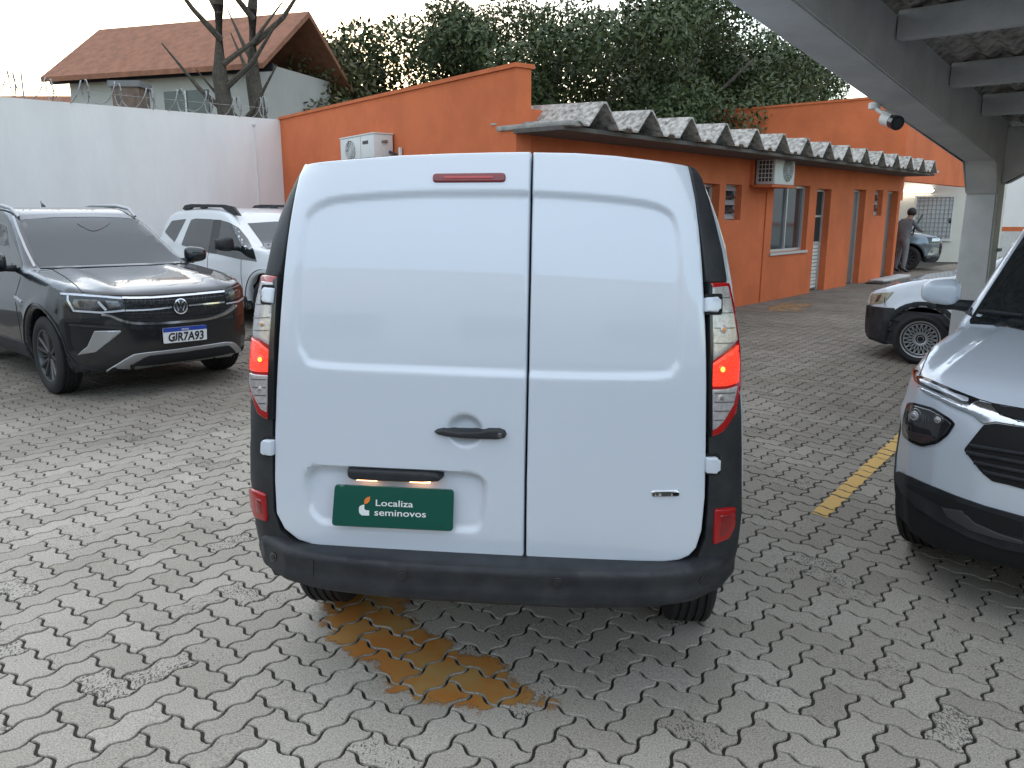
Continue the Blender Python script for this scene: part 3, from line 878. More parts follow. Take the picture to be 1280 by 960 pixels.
def door(h, leaf_m, white=False):
    d = frame("door_frame", h, .17, .05, M_ALU, building, bottom=False)
    u0, u1, zb, zt = h
    if white:
        split = zt * .47
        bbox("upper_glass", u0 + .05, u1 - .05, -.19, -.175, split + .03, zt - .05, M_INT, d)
        bbox("rail", u0 + .05, u1 - .05, -.20, -.165, split - .03, split + .03, M_ALU, d)
        bbox("rail", u0 + .05, u1 - .05, -.20, -.165, zt * .73, zt * .73 + .04, M_ALU, d)
        n = 13
        for k in range(n):
            za_, zb_ = split * k / n + .06, split * (k + .8) / n + .06
            bbox("slat", u0 + .055, u1 - .055, -.20 + .012 * (k % 2), -.175, za_, zb_, M_ACW, d)
        bbox("leaf_backing", u0 + .05, u1 - .05, -.215, -.205, .02, split, M_STEEL, d)
    else:
        bbox("leaf", u0 + .05, u1 - .05, -.205, -.17, .02, zt - .05, leaf_m, d, bevel=.004)
        bbox("handle", u0 + .10, u0 + .13, -.17, -.12, zt * .46, zt * .46 + .10, M_STEEL, d, bevel=.006)
door(H_DOOR0, M_PANE); door(H_D1, None, True); door(H_D2, M_STEEL); door(H_D3, M_STEEL)
up, _z = wall_uv(955, 280)
conduit_top = wall_uv(957.5, 240)[1]
tube("conduit", [bl(C0 + DA * up + NO * .012 + UP * .02), bl(C0 + DA * (up + .02) + NO * .012 + UP * conduit_top)], .011, M_ORANGEF, building)
bbox("door_step", H_D3[0] - .9, H_D3[1] + .5, .02, .35, -.01, .05, M_CONC, bevel=.01)
tag(box("door_mat", C0 + DA * (H_D3[0] - 1.3) + NO * .35 + UP * .012, (.7, .4, .024), M_DARK, rot=Matrix((DA, NO, UP)).transposed(), bevel=.006), "dark mat lying on the paving before the far orange wall", "door mat")

# ------------------------------------------------------------------ air conditioners
def ac_unit(label, c, dr, out, w, d, h, fan_left, bracket, group):
    """c: centre of the back; dr: along the wall to the viewer's right; out: away from the wall"""
    t = thing("air_conditioner", label, "air conditioner", tuple(c), group=group)
    rot = Matrix((dr, out, UP)).transposed()
    L = lambda a, b, z: dr * a + out * b + UP * z
    box("casing", L(0, d / 2 + .03, 0), (w, d, h), M_ACW, t, rot=rot, bevel=.012)
    fx = (-w * .18 if fan_left else w * .14); r = h * .40
    bm = bmesh.new()
    bm_cyl(bm, L(fx, d + .028, 0), L(fx, d + .034, 0), r, n=32)
    fan = from_bm("fan_grille", bm, M_GRILLE, t)
    for k in range(5):
        rr = r * (k + 1) / 5
        tube("ring", [L(fx + rr * math.cos(a), d + .042, rr * math.sin(a)) for a in np.linspace(0, 2 * math.pi, 28, endpoint=False)], .006, M_ACW, fan, n=4, closed=True)
    for k in range(6):
        a = math.pi * k / 6
        tube("spoke", [L(fx + r * math.cos(a), d + .036, r * math.sin(a)), L(fx - r * math.cos(a), d + .036, -r * math.sin(a))], .006, M_ACW, fan, n=4)
    box("top_cover", L(0, d / 2 + .03, h / 2 + .008), (w + .02, d + .02, .02), M_ACW, t, rot=rot, bevel=.005)
    sgn = -1
    side = sgn * (w / 2 + .002)
    if bracket:
        gp = box("side_grille", L(side, d / 2 + .03, 0), (.006, d * .8, h * .84), M_GRILLE, t, rot=rot)
        for k in range(7): box("bar", L(side - .004, d / 2 + .03, -h * .42 + h * .84 * k / 6), (.008, d * .82, .014), M_ACW, gp, rot=rot)
        for k in range(5): box("bar", L(side - .003, d * .14 + .03 + d * .72 * k / 4, 0), (.006, .014, h * .84), M_ACW, gp, rot=rot)
        box("shelf", L(-.07, d / 2 + .02, -h / 2 - .03), (w + .22, d + .10, .045), M_ORANGEF, t, rot=rot, bevel=.004)
        box("side_bracket", L(-w / 2 - .165, .035, .01), (.03, .07, h + .12), M_ORANGEF, t, rot=rot)
    else:
        box("label_plate", L(w * .27, d + .031, h * .24), (w * .16, .004, h * .12), M_GRILLE, t, rot=rot)
        box("seam", L(w * .13, d + .031, 0), (.006, .003, h * .96), M_STEEL, t, rot=rot)
        for z in (.25, -.3): box("valve_cover", L(w / 2 + .012, d * .45 + .03, h * z), (.03, d * .3, h * .1), M_STEEL, t, rot=rot, bevel=.008)
        tube("pipe", [L(w / 2 + .02, .1, -h * .1), L(w / 2 + .12, .05, -h * .2), L(w / 2 + .16, .04, -h * .5), L(w / 2 + .16, .04, -h * 1.2)], .022, M_BLKPL, t)
        tube("pipe", [L(w / 2 + .24, .035, h * .02), L(w / 2 + .24, .035, -h * 1.2)], .03, M_ACW, t)
        box("support", L(0, d / 2 + .02, -h / 2 - .03), (w * .9, d, .03), M_STEEL, t, rot=rot)
    return t
fr = -fd      # along the facade to the viewer's right
def fac(x, y, off): return on_plane(x, y, C0 + fn * off, fn)
pl, prt = fac(425, 190, .36), fac(466.5, 190, .36)
ptp, pbt = fac(445, 170.5, .36), fac(445, 206, .36)
wac = (prt - pl).length
ac_unit("white condenser on the bare orange facade above the van roof", (pl + prt) / 2 - fn * .36 + UP * ((ptp.z + pbt.z) / 2 - (pl.z + prt.z) / 2), fr, fn, wac, .32, (ptp.z - pbt.z), True, False, "outdoor units on the orange walls")
def wl_(x, y, off): return on_plane(x, y, P1 + NO * off, NO)
q1, q2 = wl_(970, 212, .40), wl_(994.5, 212, .40)
qt, qb = wl_(982, 192.5, .40), wl_(982, 231, .40)
ac_unit("white condenser on an orange shelf under the corrugated eave", (q1 + q2) / 2 - NO * .40 + UP * ((qt.z + qb.z) / 2 - (q1.z + q2.z) / 2), DA, NO, (q2 - q1).length, .36, qt.z - qb.z, False, True, "outdoor units on the orange walls")

# ================================================================== WALLS
pL = on_plane(0, 122, CL, Vector((0, 1, 0)))  # only for its direction
rx = -.608
wd_t = 13.3
wend = Vector((rx * wd_t, wd_t, 0)); wdir = (wend - CL).normalized()
HW = on_plane(350, 149.5, CL, Vector((0, 1, 0))).z
lw = thing("boundary_wall", "tall white plastered wall behind the grey and white cars", "wall", tuple(CL))
wn_ = Vector((wdir.y, -wdir.x, 0)); wn_ = wn_ if wn_.y > 0 else -wn_
def abs_slab(name, org, d, n_in, u0, u1, z0, z1, th, m, parent=None):
    I = MW(parent).inverted() if parent else Matrix.Identity(4)
    pts = []
    for k in (0, 1):
        for u, z in ((u0, z0), (u1, z0), (u1, z1), (u0, z1)): pts.append(I @ (org + d * u + UP * z + n_in * th * k))
    return obj(name, pts, [(0, 1, 2, 3), (7, 6, 5, 4), (0, 4, 5, 1), (1, 5, 6, 2), (2, 6, 7, 3), (3, 7, 4, 0)], m, parent)
abs_slab("panel", CL, wdir, wn_, -.02, 17, 0, HW, .16, M_WALLW, lw)
LI = MW(lw).inverted()
tube("cable", [LI @ (CL + wdir * .55 - wn_ * .012 + UP * z) for z in (HW - .12, 2.6, 1.6, .6)], .009, M_WALLW, lw, n=5)
box("junction_box", LI @ (CL + wdir * .56 - wn_ * .02 + UP * (HW - .13)), (.05, .04, .05), M_ACW, lw, bevel=.005)
# razor wire coil
bm = bmesh.new()
pts = []
turns = 62
for k in range(turns * 14):
    a = 2 * math.pi * k / 14; u = .12 + 16.4 * k / (turns * 14)
    rr = .19 + .03 * math.sin(k * .37)
    pts.append(CL + wdir * (u + .10 * math.sin(a * .5 + 1) ) + wn_ * (.08 + rr * math.cos(a)) + UP * (HW + .19 + rr * math.sin(a)))
bm_tube(bm, [p - CL for p in pts], .009, 4)
for k in range(0, len(pts) - 1, 2):
    p = pts[k] - CL; d = (pts[k + 1] - pts[k]).normalized()
    s = d.cross(UP).normalized() * .022
    vs = [bm.verts.new(p - s), bm.verts.new(p + d * .02), bm.verts.new(p + s), bm.verts.new(p - d * .02)]
    bm.faces.new(vs)
rw = thing("razor_wire", "coiled razor wire along the top of the white boundary wall", "razor wire", tuple(CL))
from_bm("coil", bm, M_STEEL, rw)
tube("support_wire", [wdir * .1 + wn_ * .08 + UP * (HW + .2), wdir * 16.6 + wn_ * .08 + UP * (HW + .2)], .004, M_STEEL, rw, n=4)
for k in range(9):
    u = .3 + k * 2.05
    tube("bracket", [wdir * u + wn_ * .08 + UP * (HW - .05), wdir * u + wn_ * .08 + UP * (HW + .42)], .012, M_STEEL, rw, n=6)

# cream wall at the end of the yard, with cabinet and tube light
bw_n = Vector((-.28, -.96, 0)).normalized(); bw_d = Vector((-bw_n.y, bw_n.x, 0)); bw_d = bw_d if bw_d.x > 0 else -bw_d
BW0 = gnd(1150, 327)
bwl = thing("yard_end_wall", "cream wall at the end of the yard behind the silver car", "wall", tuple(BW0))
zt_b = on_plane(1150, 201, BW0, bw_n).z
uL, uR = -2.6, (on_plane(1206, 260, BW0, bw_n) - BW0).dot(bw_d) + 1.2
abs_slab("panel", BW0, bw_d, -bw_n, uL, uR, 0, zt_b, .2, M_CREAM, bwl)
# far white wall with the stripe, seen past the carport post
FW0 = gnd(1255, 322); FW0 = Vector((FW0.x * 1.0, FW0.y, 0))
fwn = Vector((-.25, -.97, 0)).normalized(); fwd_ = Vector((-fwn.y, fwn.x, 0)); fwd_ = fwd_ if fwd_.x > 0 else -fwd_
ztf = on_plane(1262, 208, FW0, fwn).z
z1s, z2s = on_plane(1262, 289, FW0, fwn).z, on_plane(1262, 283.5, FW0, fwn).z
fw = thing("striped_wall", "white wall with an orange stripe seen right of the carport post", "wall", tuple(FW0))
abs_slab("panel", FW0, fwd_, -fwn, -1.3, 14, 0, ztf, .2, M_WALLW, fw)
abs_slab("stripe", FW0 + fwn * .012, fwd_, -fwn, -1.3, 14, z1s, z2s, .02, M_ORANGEF, fw)
abs_slab("dado", FW0 + fwn * .008, fwd_, -fwn, -1.3, 14, 0, z1s - .003, .02, M_CONC, fw)
# cabinet with wire grid door
def bwp(x, y, off=.0): return on_plane(x, y, BW0 + bw_n * off, bw_n)
cA, cB = bwp(1145, 245.5), bwp(1187, 300)
cab = thing("wall_cabinet", "pale cabinet with a wire grid door on the cream wall", "cabinet", tuple(cA))
cw = (cB - cA).dot(bw_d); chh = cA.z - cB.z
rotb = Matrix((bw_d, bw_n, UP)).transposed()
LB = lambda a, b, z: bw_d * a + bw_n * b + UP * z
M_CABW = mat("cabinet_paint", (.50, .52, .54), .5, noise=(3, .1))
box("back_panel", LB(cw / 2, .03, -chh / 2), (cw, .05, chh), M_CABW, cab, rot=rotb, bevel=.01)
for a in (0, cw): box("frame_post", LB(a, .06, -chh / 2), (.06, .07, chh + .06), M_ACW, cab, rot=rotb)
for z in (0, -chh): box("frame_rail", LB(cw / 2, .061, z), (cw + .06, .072, .06), M_ACW, cab, rot=rotb)
for k in range(1, 9): box("vertical_bar", LB(cw * k / 9, .075, -chh / 2), (.018, .016, chh), M_STEEL, cab, rot=rotb)
for k in range(1, 10): box("cross_bar", LB(cw / 2, .083, -chh * k / 10), (cw, .014, .018), M_STEEL, cab, rot=rotb)
box("handle", LB(cw * .94, .10, -chh * .55), (.05, .05, .18), M_BLK, cab, rot=rotb, bevel=.01)
# tube light
tA, tB = bwp(1118, 239.5, .10), bwp(1167, 238, .10)
tl = thing("tube_light", "lit fluorescent tube mounted on the cream wall", "lamp", tuple(tA))
cyl("tube", Vector((0, 0, 0)), tB - tA, .045, M_TUBE, tl)
box("batten", (tB - tA) / 2 - bw_n * .07, ((tB - tA).length + .1, .06, .10), M_ACW, tl, rot=rotb)
for p in (Vector((0, 0, 0)), tB - tA): box("end_cap", p - bw_n * .02, (.05, .11, .12), M_STEEL, tl, rot=rotb)
# ================================================================== CARPORT
KC = Vector((4.72, 8.2, 0))
ARM = -DA
rotA = Matrix((NO, DA, UP)).transposed()
cp = thing("carport", "grey concrete carport with post, sloping beam and sheet roof at the right", "carport", tuple(KC))
CI = MW(cp).inverted()
def L3(n, a, z): return NO * n + DA * a + UP * z
slope = math.tan(R(6.0))
ZS = 2.13                                   # soffit at the post
ztopc = ZS + .40
bm = bmesh.new()
w0, w1 = .155, .135
ring = []
for z, w in ((0, w0), (ZS + .05, w1), (ztopc, w1)):
    ring.append([bm.verts.new(L3(a * w, b * .16, z)) for a, b in ((-1, -1), (1, -1), (1, 1), (-1, 1))])
for a, b in zip(ring[:-1], ring[1:]):
    for k in range(4): bm.faces.new((a[k], a[(k + 1) % 4], b[(k + 1) % 4], b[k]))
bm.faces.new(ring[-1]); bm.faces.new(ring[0][::-1])
bmesh.ops.bevel(bm, geom=[e for e in bm.edges if abs((e.verts[0].co - e.verts[1].co).z) > .5], offset=.018, segments=2, affect='EDGES')
from_bm("post", bm, M_CONC, cp, smooth=True, sharp=35)
# arm rising towards the viewer
def prism_an(name, prof, n0, n1, m, bev=.012):
    """profile in (distance along the arm towards the viewer, z), extruded along NO"""
    bm = bmesh.new()
    bm_prism(bm, prof, lambda d, z: L3(n0, -d, z), NO * (n1 - n0))
    if bev: bmesh.ops.bevel(bm, geom=list(bm.edges), offset=bev, segments=2, affect='EDGES')
    return from_bm(name, bm, m, cp, smooth=True, sharp=35)
prism_an("arm_beam", [(-.16, ztopc + .002), (-.16, ZS + .05), (.155, ZS - .26), (.17, ZS - .26), (.42, ZS + .045), (6.2, ZS + 6.2 * slope), (6.2, ZS + 6.2 * slope + .34), (0, ztopc + .002)], -.142, .142, M_CONC)
# lateral beam towards the next post
bm = bmesh.new()
bm_prism(bm, [(.14, ztopc - .03), (.14, ZS - .16), (.18, ZS - .16), (.62, ZS + .11), (5.5, ZS + .11), (5.5, ztopc - .03)], lambda n, z: L3(n, -.10, z), DA * .20)
bmesh.ops.bevel(bm, geom=list(bm.edges), offset=.01, segments=2, affect='EDGES')
from_bm("cross_beam", bm, M_CONC, cp, smooth=True, sharp=35)
def arm_hit(x, y):
    p = on_plane(x, y, KC + NO * .15, NO) - KC
    return -p.dot(DA), p.z
for k, (xa, ya_) in enumerate(((1226, 158), (1186, 131), (1120, 80), (1040, 20))):
    d, z = arm_hit(xa, ya_)
    zz = ztopc + d * slope * .92 + .02
    bm = bmesh.new(); bm_box(bm, L3(2.9, -d, zz - .085), (5.5, .10, .17), rotA, .008)
    from_bm("purlin", bm, M_CONC, cp, smooth=True, sharp=35)
# roof sheets: a near bay, and a far bay added to shade the paving
for k in range(18):
    bm = bmesh.new(); n = 36; rows = []
    for d, dz_ in (((-.25, 0), (6.6, 0)) if k < 9 else ((-9.0, 0), (-.30, 0))):
        rows.append([[bm.verts.new(L3(-.02 + k % 9 * .98 + 1.0 * i / n, -d, ztopc + (d * slope * .92 if k < 9 else d * .006) + .055 + .022 * math.cos(2 * math.pi * i / 6) + k % 2 * .004 - th)) for i in range(n + 1)] for th in (0, .006)])
    for i in range(n):
        bm.faces.new((rows[0][0][i], rows[0][0][i + 1], rows[1][0][i + 1], rows[1][0][i]))
        bm.faces.new((rows[0][1][i], rows[1][1][i], rows[1][1][i + 1], rows[0][1][i + 1]))
    from_bm("roof_sheet", bm, M_FIBRE, cp, smooth=True)
prism_an("arm_beam", [(-.17, ztopc - .01), (-.17, ZS + .10), (-8.8, ZS + .12), (-8.8, ztopc - .08)], 3.2, 3.4, M_CONC)  # beam, purlins and posts carrying the added far bay
for a_ in (2.2, 5.4, 8.6):
    bm = bmesh.new(); bm_box(bm, L3(4.4, a_, ztopc - .06), (8.6, .09, .15), rotA, .008); from_bm("purlin", bm, M_CONC, cp, smooth=True, sharp=35)
for n_, a_ in ((3.3, 8.5), (8.6, 8.5), (8.6, .1)):
    bm = bmesh.new(); bm_box(bm, L3(n_, a_, (ZS + .1) / 2), (.24, .24, ZS + .1), rotA, .015); from_bm("post", bm, M_CONC, cp, smooth=True, sharp=35)
# pipes and boxes beside the post
def at_px(x, y, p): 
    return on_plane(x, y, p, -DA) - KC
pp = KC + DA * .22
a1, a2 = at_px(1240, 222, pp), at_px(1236, 420, pp)
tube("downpipe", [Vector((a1.x, a1.y, ZS + .1)), Vector((a1.x, a1.y, 0))], .058, M_STEEL, cp, n=12)
b1, b2 = at_px(1238, 225, KC + DA * .12), at_px(1229, 310, KC + DA * .12)
tube("conduit", [b1, b2, Vector((b2.x, b2.y, .3))], .016, M_CONC, cp, n=6)
tube("conduit", [at_px(1231, 222, KC + DA * .1), Vector((at_px(1229, 330, KC + DA * .1).x, at_px(1229, 330, KC + DA * .1).y, .2))], .018, M_BLKPL, cp, n=6)
tube("cable", [at_px(1246, 166, KC - DA * .12), at_px(1247, 195, KC - DA * .12), at_px(1243, 225, KC - DA * .12), at_px(1237, 260, KC - DA * .05), at_px(1234, 330, KC + DA * .05)], .008, M_BLKPL, cp, n=5)
for (xa, ya_, xb, yb_) in ((1224, 312, 1231, 321), (1224, 323, 1232, 337)):
    A_, B_ = at_px(xa, ya_, KC - DA * .05), at_px(xb, yb_, KC - DA * .05)
    bm = bmesh.new(); bm_box(bm, (A_ + B_) / 2, (abs((B_ - A_).dot(NO)) + .01, .09, abs(A_.z - B_.z)), rotA, .006)
    from_bm("switch_box", bm, M_ACW, cp, smooth=True, sharp=35)
A_ = at_px(1240, 312, KC + DA * .15)
bm = bmesh.new(); bm_box(bm, A_, (.16, .10, .035), rotA, .004); from_bm("pipe_clamp", bm, M_STEEL, cp)
# security camera
sc0 = CAM + pray(1114, 151) * 5.55
ax = (CAM + pray(1125, 156.5) * 5.42 - (CAM + pray(1104, 149) * 5.62)).normalized()
st = thing("security_camera", "white bullet security camera with black front under the sloping concrete beam", "security camera", tuple(sc0))
cyl("housing", -ax * .085, ax * .03, .046, M_ACW, st, n=24)
cyl("front_shroud", ax * .03, ax * .085, .049, M_BLK, st, n=24)
cyl("lens", ax * .083, ax * .087, .03, M_GLASS, st, n=24)
rq = ax.to_track_quat('Y', 'Z').to_matrix()
box("sun_shield", rq @ Vector((0, -.02, .05)), (.085, .14, .008), M_ACW, st, rot=rq, bevel=.003)
mnt = CAM + pray(1093, 134) * 5.72 - sc0
tube("mount_arm", [-ax * .06 + UP * -.0, -ax * .10 + UP * .03, mnt * .75 + UP * .0, mnt], .016, M_ACW, st, n=8)
cyl("mount_base", mnt - UP * .012, mnt + UP * .03, .04, M_ACW, st, n=20)

# ================================================================== TREES AND HOUSES BEHIND
def leaf_mat(name, col, col2):
    m = bpy.data.materials.new(name); m.use_nodes = True
    nt = m.node_tree; b = nt.nodes["Principled BSDF"]
    geo = nt.nodes.new("ShaderNodeNewGeometry")
    mx = nt.nodes.new("ShaderNodeMix"); mx.data_type = 'RGBA'; mx.inputs[6].default_value = (*col, 1); mx.inputs[7].default_value = (*col2, 1)
    nt.links.new(geo.outputs["Random Per Island"], mx.inputs[0]); nt.links.new(mx.outputs[2], b.inputs["Base Color"])
    b.inputs["Roughness"].default_value = .6
    b.inputs["Transmission Weight"].default_value = 0
    return m
M_LEAF = leaf_mat("tree_leaves", (.030, .050, .016), (.075, .095, .030))
M_LEAF2 = leaf_mat("olive_tree_leaves", (.050, .055, .020), (.11, .105, .040))
def tree_meshes(seed, h, rad, nl, lm, leaf=.085, droop=0.0):
    rg = np.random.default_rng(seed)
    bm = bmesh.new()
    tips = []
    base = [Vector((0, 0, 0)), Vector((rg.normal(0, .1), rg.normal(0, .1), h * .18)), Vector((rg.normal(0, .2), rg.normal(0, .2), h * .36)), Vector((rg.normal(0, .3), rg.normal(0, .3), h * .62))]
    bm_tube(bm, base, [h * .026, h * .022, h * .017, h * .008], 8)
    for k in range(9):
        z0 = h * rg.uniform(.2, .5); a = rg.uniform(0, 6.28) + k * 2.4
        p0 = Vector((base[2].x * z0 / (h * .36), base[2].y * z0 / (h * .36), z0))
        ln = rad * rg.uniform(.5, .85)
        p1 = p0 + Vector((math.cos(a), math.sin(a), .55)) * ln * .5
        p2 = p1 + Vector((math.cos(a + .4), math.sin(a + .4), .9)) * ln * .5
        bm_tube(bm, [p0, p1, p2], [h * .011, h * .008, h * .004], 6); tips += [p1, p2]
    bmesh.ops.recalc_face_normals(bm, faces=bm.faces)
    tm = bpy.data.meshes.new("trunk"); bm.to_mesh(tm); bm.free(); tm.materials.append(M_BARK)
    tm.polygons.foreach_set("use_smooth", [True] * len(tm.polygons))
    nb = 26
    cz, cr = [], []
    for k in range(nb):
        a = rg.uniform(0, 6.28); rr = rad * math.sqrt(rg.uniform(0, 1)) * .85; zz = h * rg.uniform(.28, .92)
        fall = 1 - .55 * max(0, (zz / h - .6) / .4) ** 2
        cz.append((rr * fall * math.cos(a), rr * fall * math.sin(a), zz)); cr.append(rad * rg.uniform(.22, .42))
    cz = np.array(cz); cr = np.array(cr)
    w = cr ** 2 / (cr ** 2).sum()
    ci = rg.choice(nb, nl, p=w)
    d = rg.normal(size=(nl, 3)); d /= np.linalg.norm(d, axis=1, keepdims=True)
    r_ = cr[ci] * (.35 + .65 * rg.random(nl) ** .5)
    pos = cz[ci] + d * r_[:, None] * np.array([1, 1, .75])
    pos[:, 2] -= droop * rg.random(nl) ** 3
    t1 = rg.normal(size=(nl, 3)); t1 /= np.linalg.norm(t1, axis=1, keepdims=True)
    t2 = np.cross(t1, d + rg.normal(0, .5, (nl, 3))); t2 /= np.maximum(np.linalg.norm(t2, axis=1, keepdims=True), 1e-6)
    s = leaf * rg.uniform(.6, 1.4, nl)[:, None]
    v = np.stack([pos - t1 * s, pos - t2 * s * .45, pos + t1 * s, pos + t2 * s * .45], 1).reshape(-1, 3)
    cm = np_mesh("crown", v, np.arange(nl * 4).reshape(-1, 4), lm, smooth=False)
    return tm, cm
KINDS = [tree_meshes(1, 8.5, 3.3, 30000, M_LEAF), tree_meshes(2, 7.0, 3.0, 26000, M_LEAF2, droop=.9), tree_meshes(3, 9.5, 3.6, 34000, M_LEAF, droop=.5)]
TREES = [(-6.6, 24, 1, .95, "olive green tree just left of the orange facade corner, behind the wall"),
         (-3.4, 26, 0, 1.0, "dark green tree behind the left half of the orange facade"),
         (.2, 28, 2, .95, "dense tree behind the orange facade above the van roof"),
         (2.6, 24.0, 0, .95, "dark green tree above the first folds of the corrugated eave"),
         (5.4, 27.5, 2, 1.0, "tall tree with hanging foliage above the middle of the corrugated eave"),
         (8.3, 30.5, 0, 1.05, "dark green tree left of the taller orange block"),
         (11.5, 38, 2, 1.0, "tree crown behind the roof of the taller orange block"),
         (-13.5, 30, 1, 1.0, "olive tree behind the pale house beyond the white wall"),
         (20.5, 43, 0, 1.0, "tree behind the striped wall right of the carport post")]
for x, y, k, s, lab in TREES:
    t = thing("tree", lab, "tree", (x, y, 0), rot=(0, 0, random.uniform(0, 6.28)), group="trees behind the walls")
    t.scale = (s, s, s)
    for n, me in (("trunk", KINDS[k][0]), ("crown", KINDS[k][1])):
        link(bpy.data.objects.new(n, me), t)
# bare trunks just over the wall
def bare_tree(x, y, lab, seed):
    rg = np.random.default_rng(seed)
    t = thing("bare_tree", lab, "tree", (x, y, 0), group="bare trunks behind the white wall")
    tube("trunk", [(0, 0, 0), (.05, 0, 1.5), (-.05, .05, 3.4), (-.18, .1, 4.6), (-.1, .1, 6.0), (.15, 0, 7.5)], [.26, .22, .19, .16, .11, .05], M_BARK, t, n=10)
    for k in range(7):
        z = 3.3 + k * .5; a = rg.uniform(0, 6.28)
        tube("branch", [(-.08, .05, z), (math.cos(a) * .6, math.sin(a) * .6, z + .5), (math.cos(a) * 1.3, math.sin(a) * 1.3, z + 1.4)], [.07, .05, .015], M_BARK, t, n=6)
bare_tree(*gnd(303, 300).xy * 0 + Vector((-.337 * 18.2, 18.2)), "bare trunk rising over the white wall, the one farther from the orange facade", 4)
bare_tree(-.298 * 18.6, 18.6, "bare forked trunk rising over the white wall next to the orange facade", 6)
M_HOUSE = mat("pale_house_render", (.46, .45, .42), .85, noise=(1.2, .12), bump=(40, .2, .01))
M_TILE = mat("clay_roof_tile", (.30, .13, .075), .85, noise=(5, .35), bump=(30, .4, .02))
M_BRICK = mat("weathered_brick", (.20, .14, .11), .9, noise=(7, .5), bump=(25, .6, .02))
hs = thing("neighbour_house", "pale house with a dark sloping roof edge beyond the razor wire", "house", (-8.2, 22.5, 0))
hr = Matrix.Rotation(R(-18), 3, 'Z')
box("wall", hr @ Vector((0, 0, 2.6)), (5.6, 3.4, 5.2), M_HOUSE, hs, rot=hr)
bm = bmesh.new()
bm_prism(bm, [(-2.1, 5.05), (0, 6.6), (2.1, 5.05), (2.1, 4.93), (0, 6.46), (-2.1, 4.93)], lambda a, z: hr @ Vector((-3.3, a, z)), hr @ Vector((6.6, 0, 0)))
from_bm("roof", bm, M_TILE, hs)
box("fascia", hr @ Vector((0, -1.76, 5.0)), (6.7, .08, .16), M_BLKPL, hs, rot=hr)
wnd = box("window", hr @ Vector((.8, -1.71, 4.05)), (1.3, .05, 1.1), M_PANE, hs, rot=hr)
box("frame", hr @ Vector((.8, -1.73, 4.05)), (.05, .06, 1.1), M_ALU, wnd, rot=hr); box("frame", hr @ Vector((.8, -1.73, 3.48)), (1.4, .1, .06), M_ALU, wnd, rot=hr)
bp_ = thing("brick_pier", "weathered brick pier behind the razor wire near the pale house", "pier", (-.452 * 17.5, 17.5, 0))
box("shaft", (0, 0, 2.1), (.55, .5, 4.2), M_BRICK, bp_); box("cap", (0, 0, 4.26), (.65, .6, .12), M_CONCD, bp_)
h2 = thing("tiled_house", "house with a clay tile roof behind the left end of the white wall", "house", (-15.5, 24.5, 0))
box("wall", (0, 0, 1.7), (8, 5, 3.4), M_HOUSE, h2)
bm = bmesh.new(); bm_prism(bm, [(-2.9, 3.35), (0, 5.0), (2.9, 3.35), (2.9, 3.2), (0, 4.85), (-2.9, 3.2)], lambda a, z: Vector((-4.3, a, z)), (8.6, 0, 0)); from_bm("roof", bm, M_TILE, h2)
# the other side of the yard, behind the viewer (mirrored in the white van's doors)
M_OFFICE = mat("office_render", (.50, .51, .52), .8, noise=(.6, .12))
of = thing("yard_office", "long grey office block across the yard, mirrored in the van doors", "building", (0, -13, 0))
orot = Matrix.Rotation(R(-20), 3, 'Z')
box("wall", orot @ Vector((-5, 0, 2.5)), (30, 5, 5.0), M_OFFICE, of, rot=orot)
box("parapet", orot @ Vector((-5, 0, 5.06)), (30.2, 5.2, .12), M_CONC, of, rot=orot)
for k in range(8):
    wv = box("window", orot @ Vector((-17.5 + k * 3.5, 2.52, 1.9)), (1.7, .06, 1.3), M_PANE, of, rot=orot)
    box("frame", orot @ Vector((-17.5 + k * 3.5, 2.55, 1.2)), (1.9, .1, .08), M_ALU, wv, rot=orot)
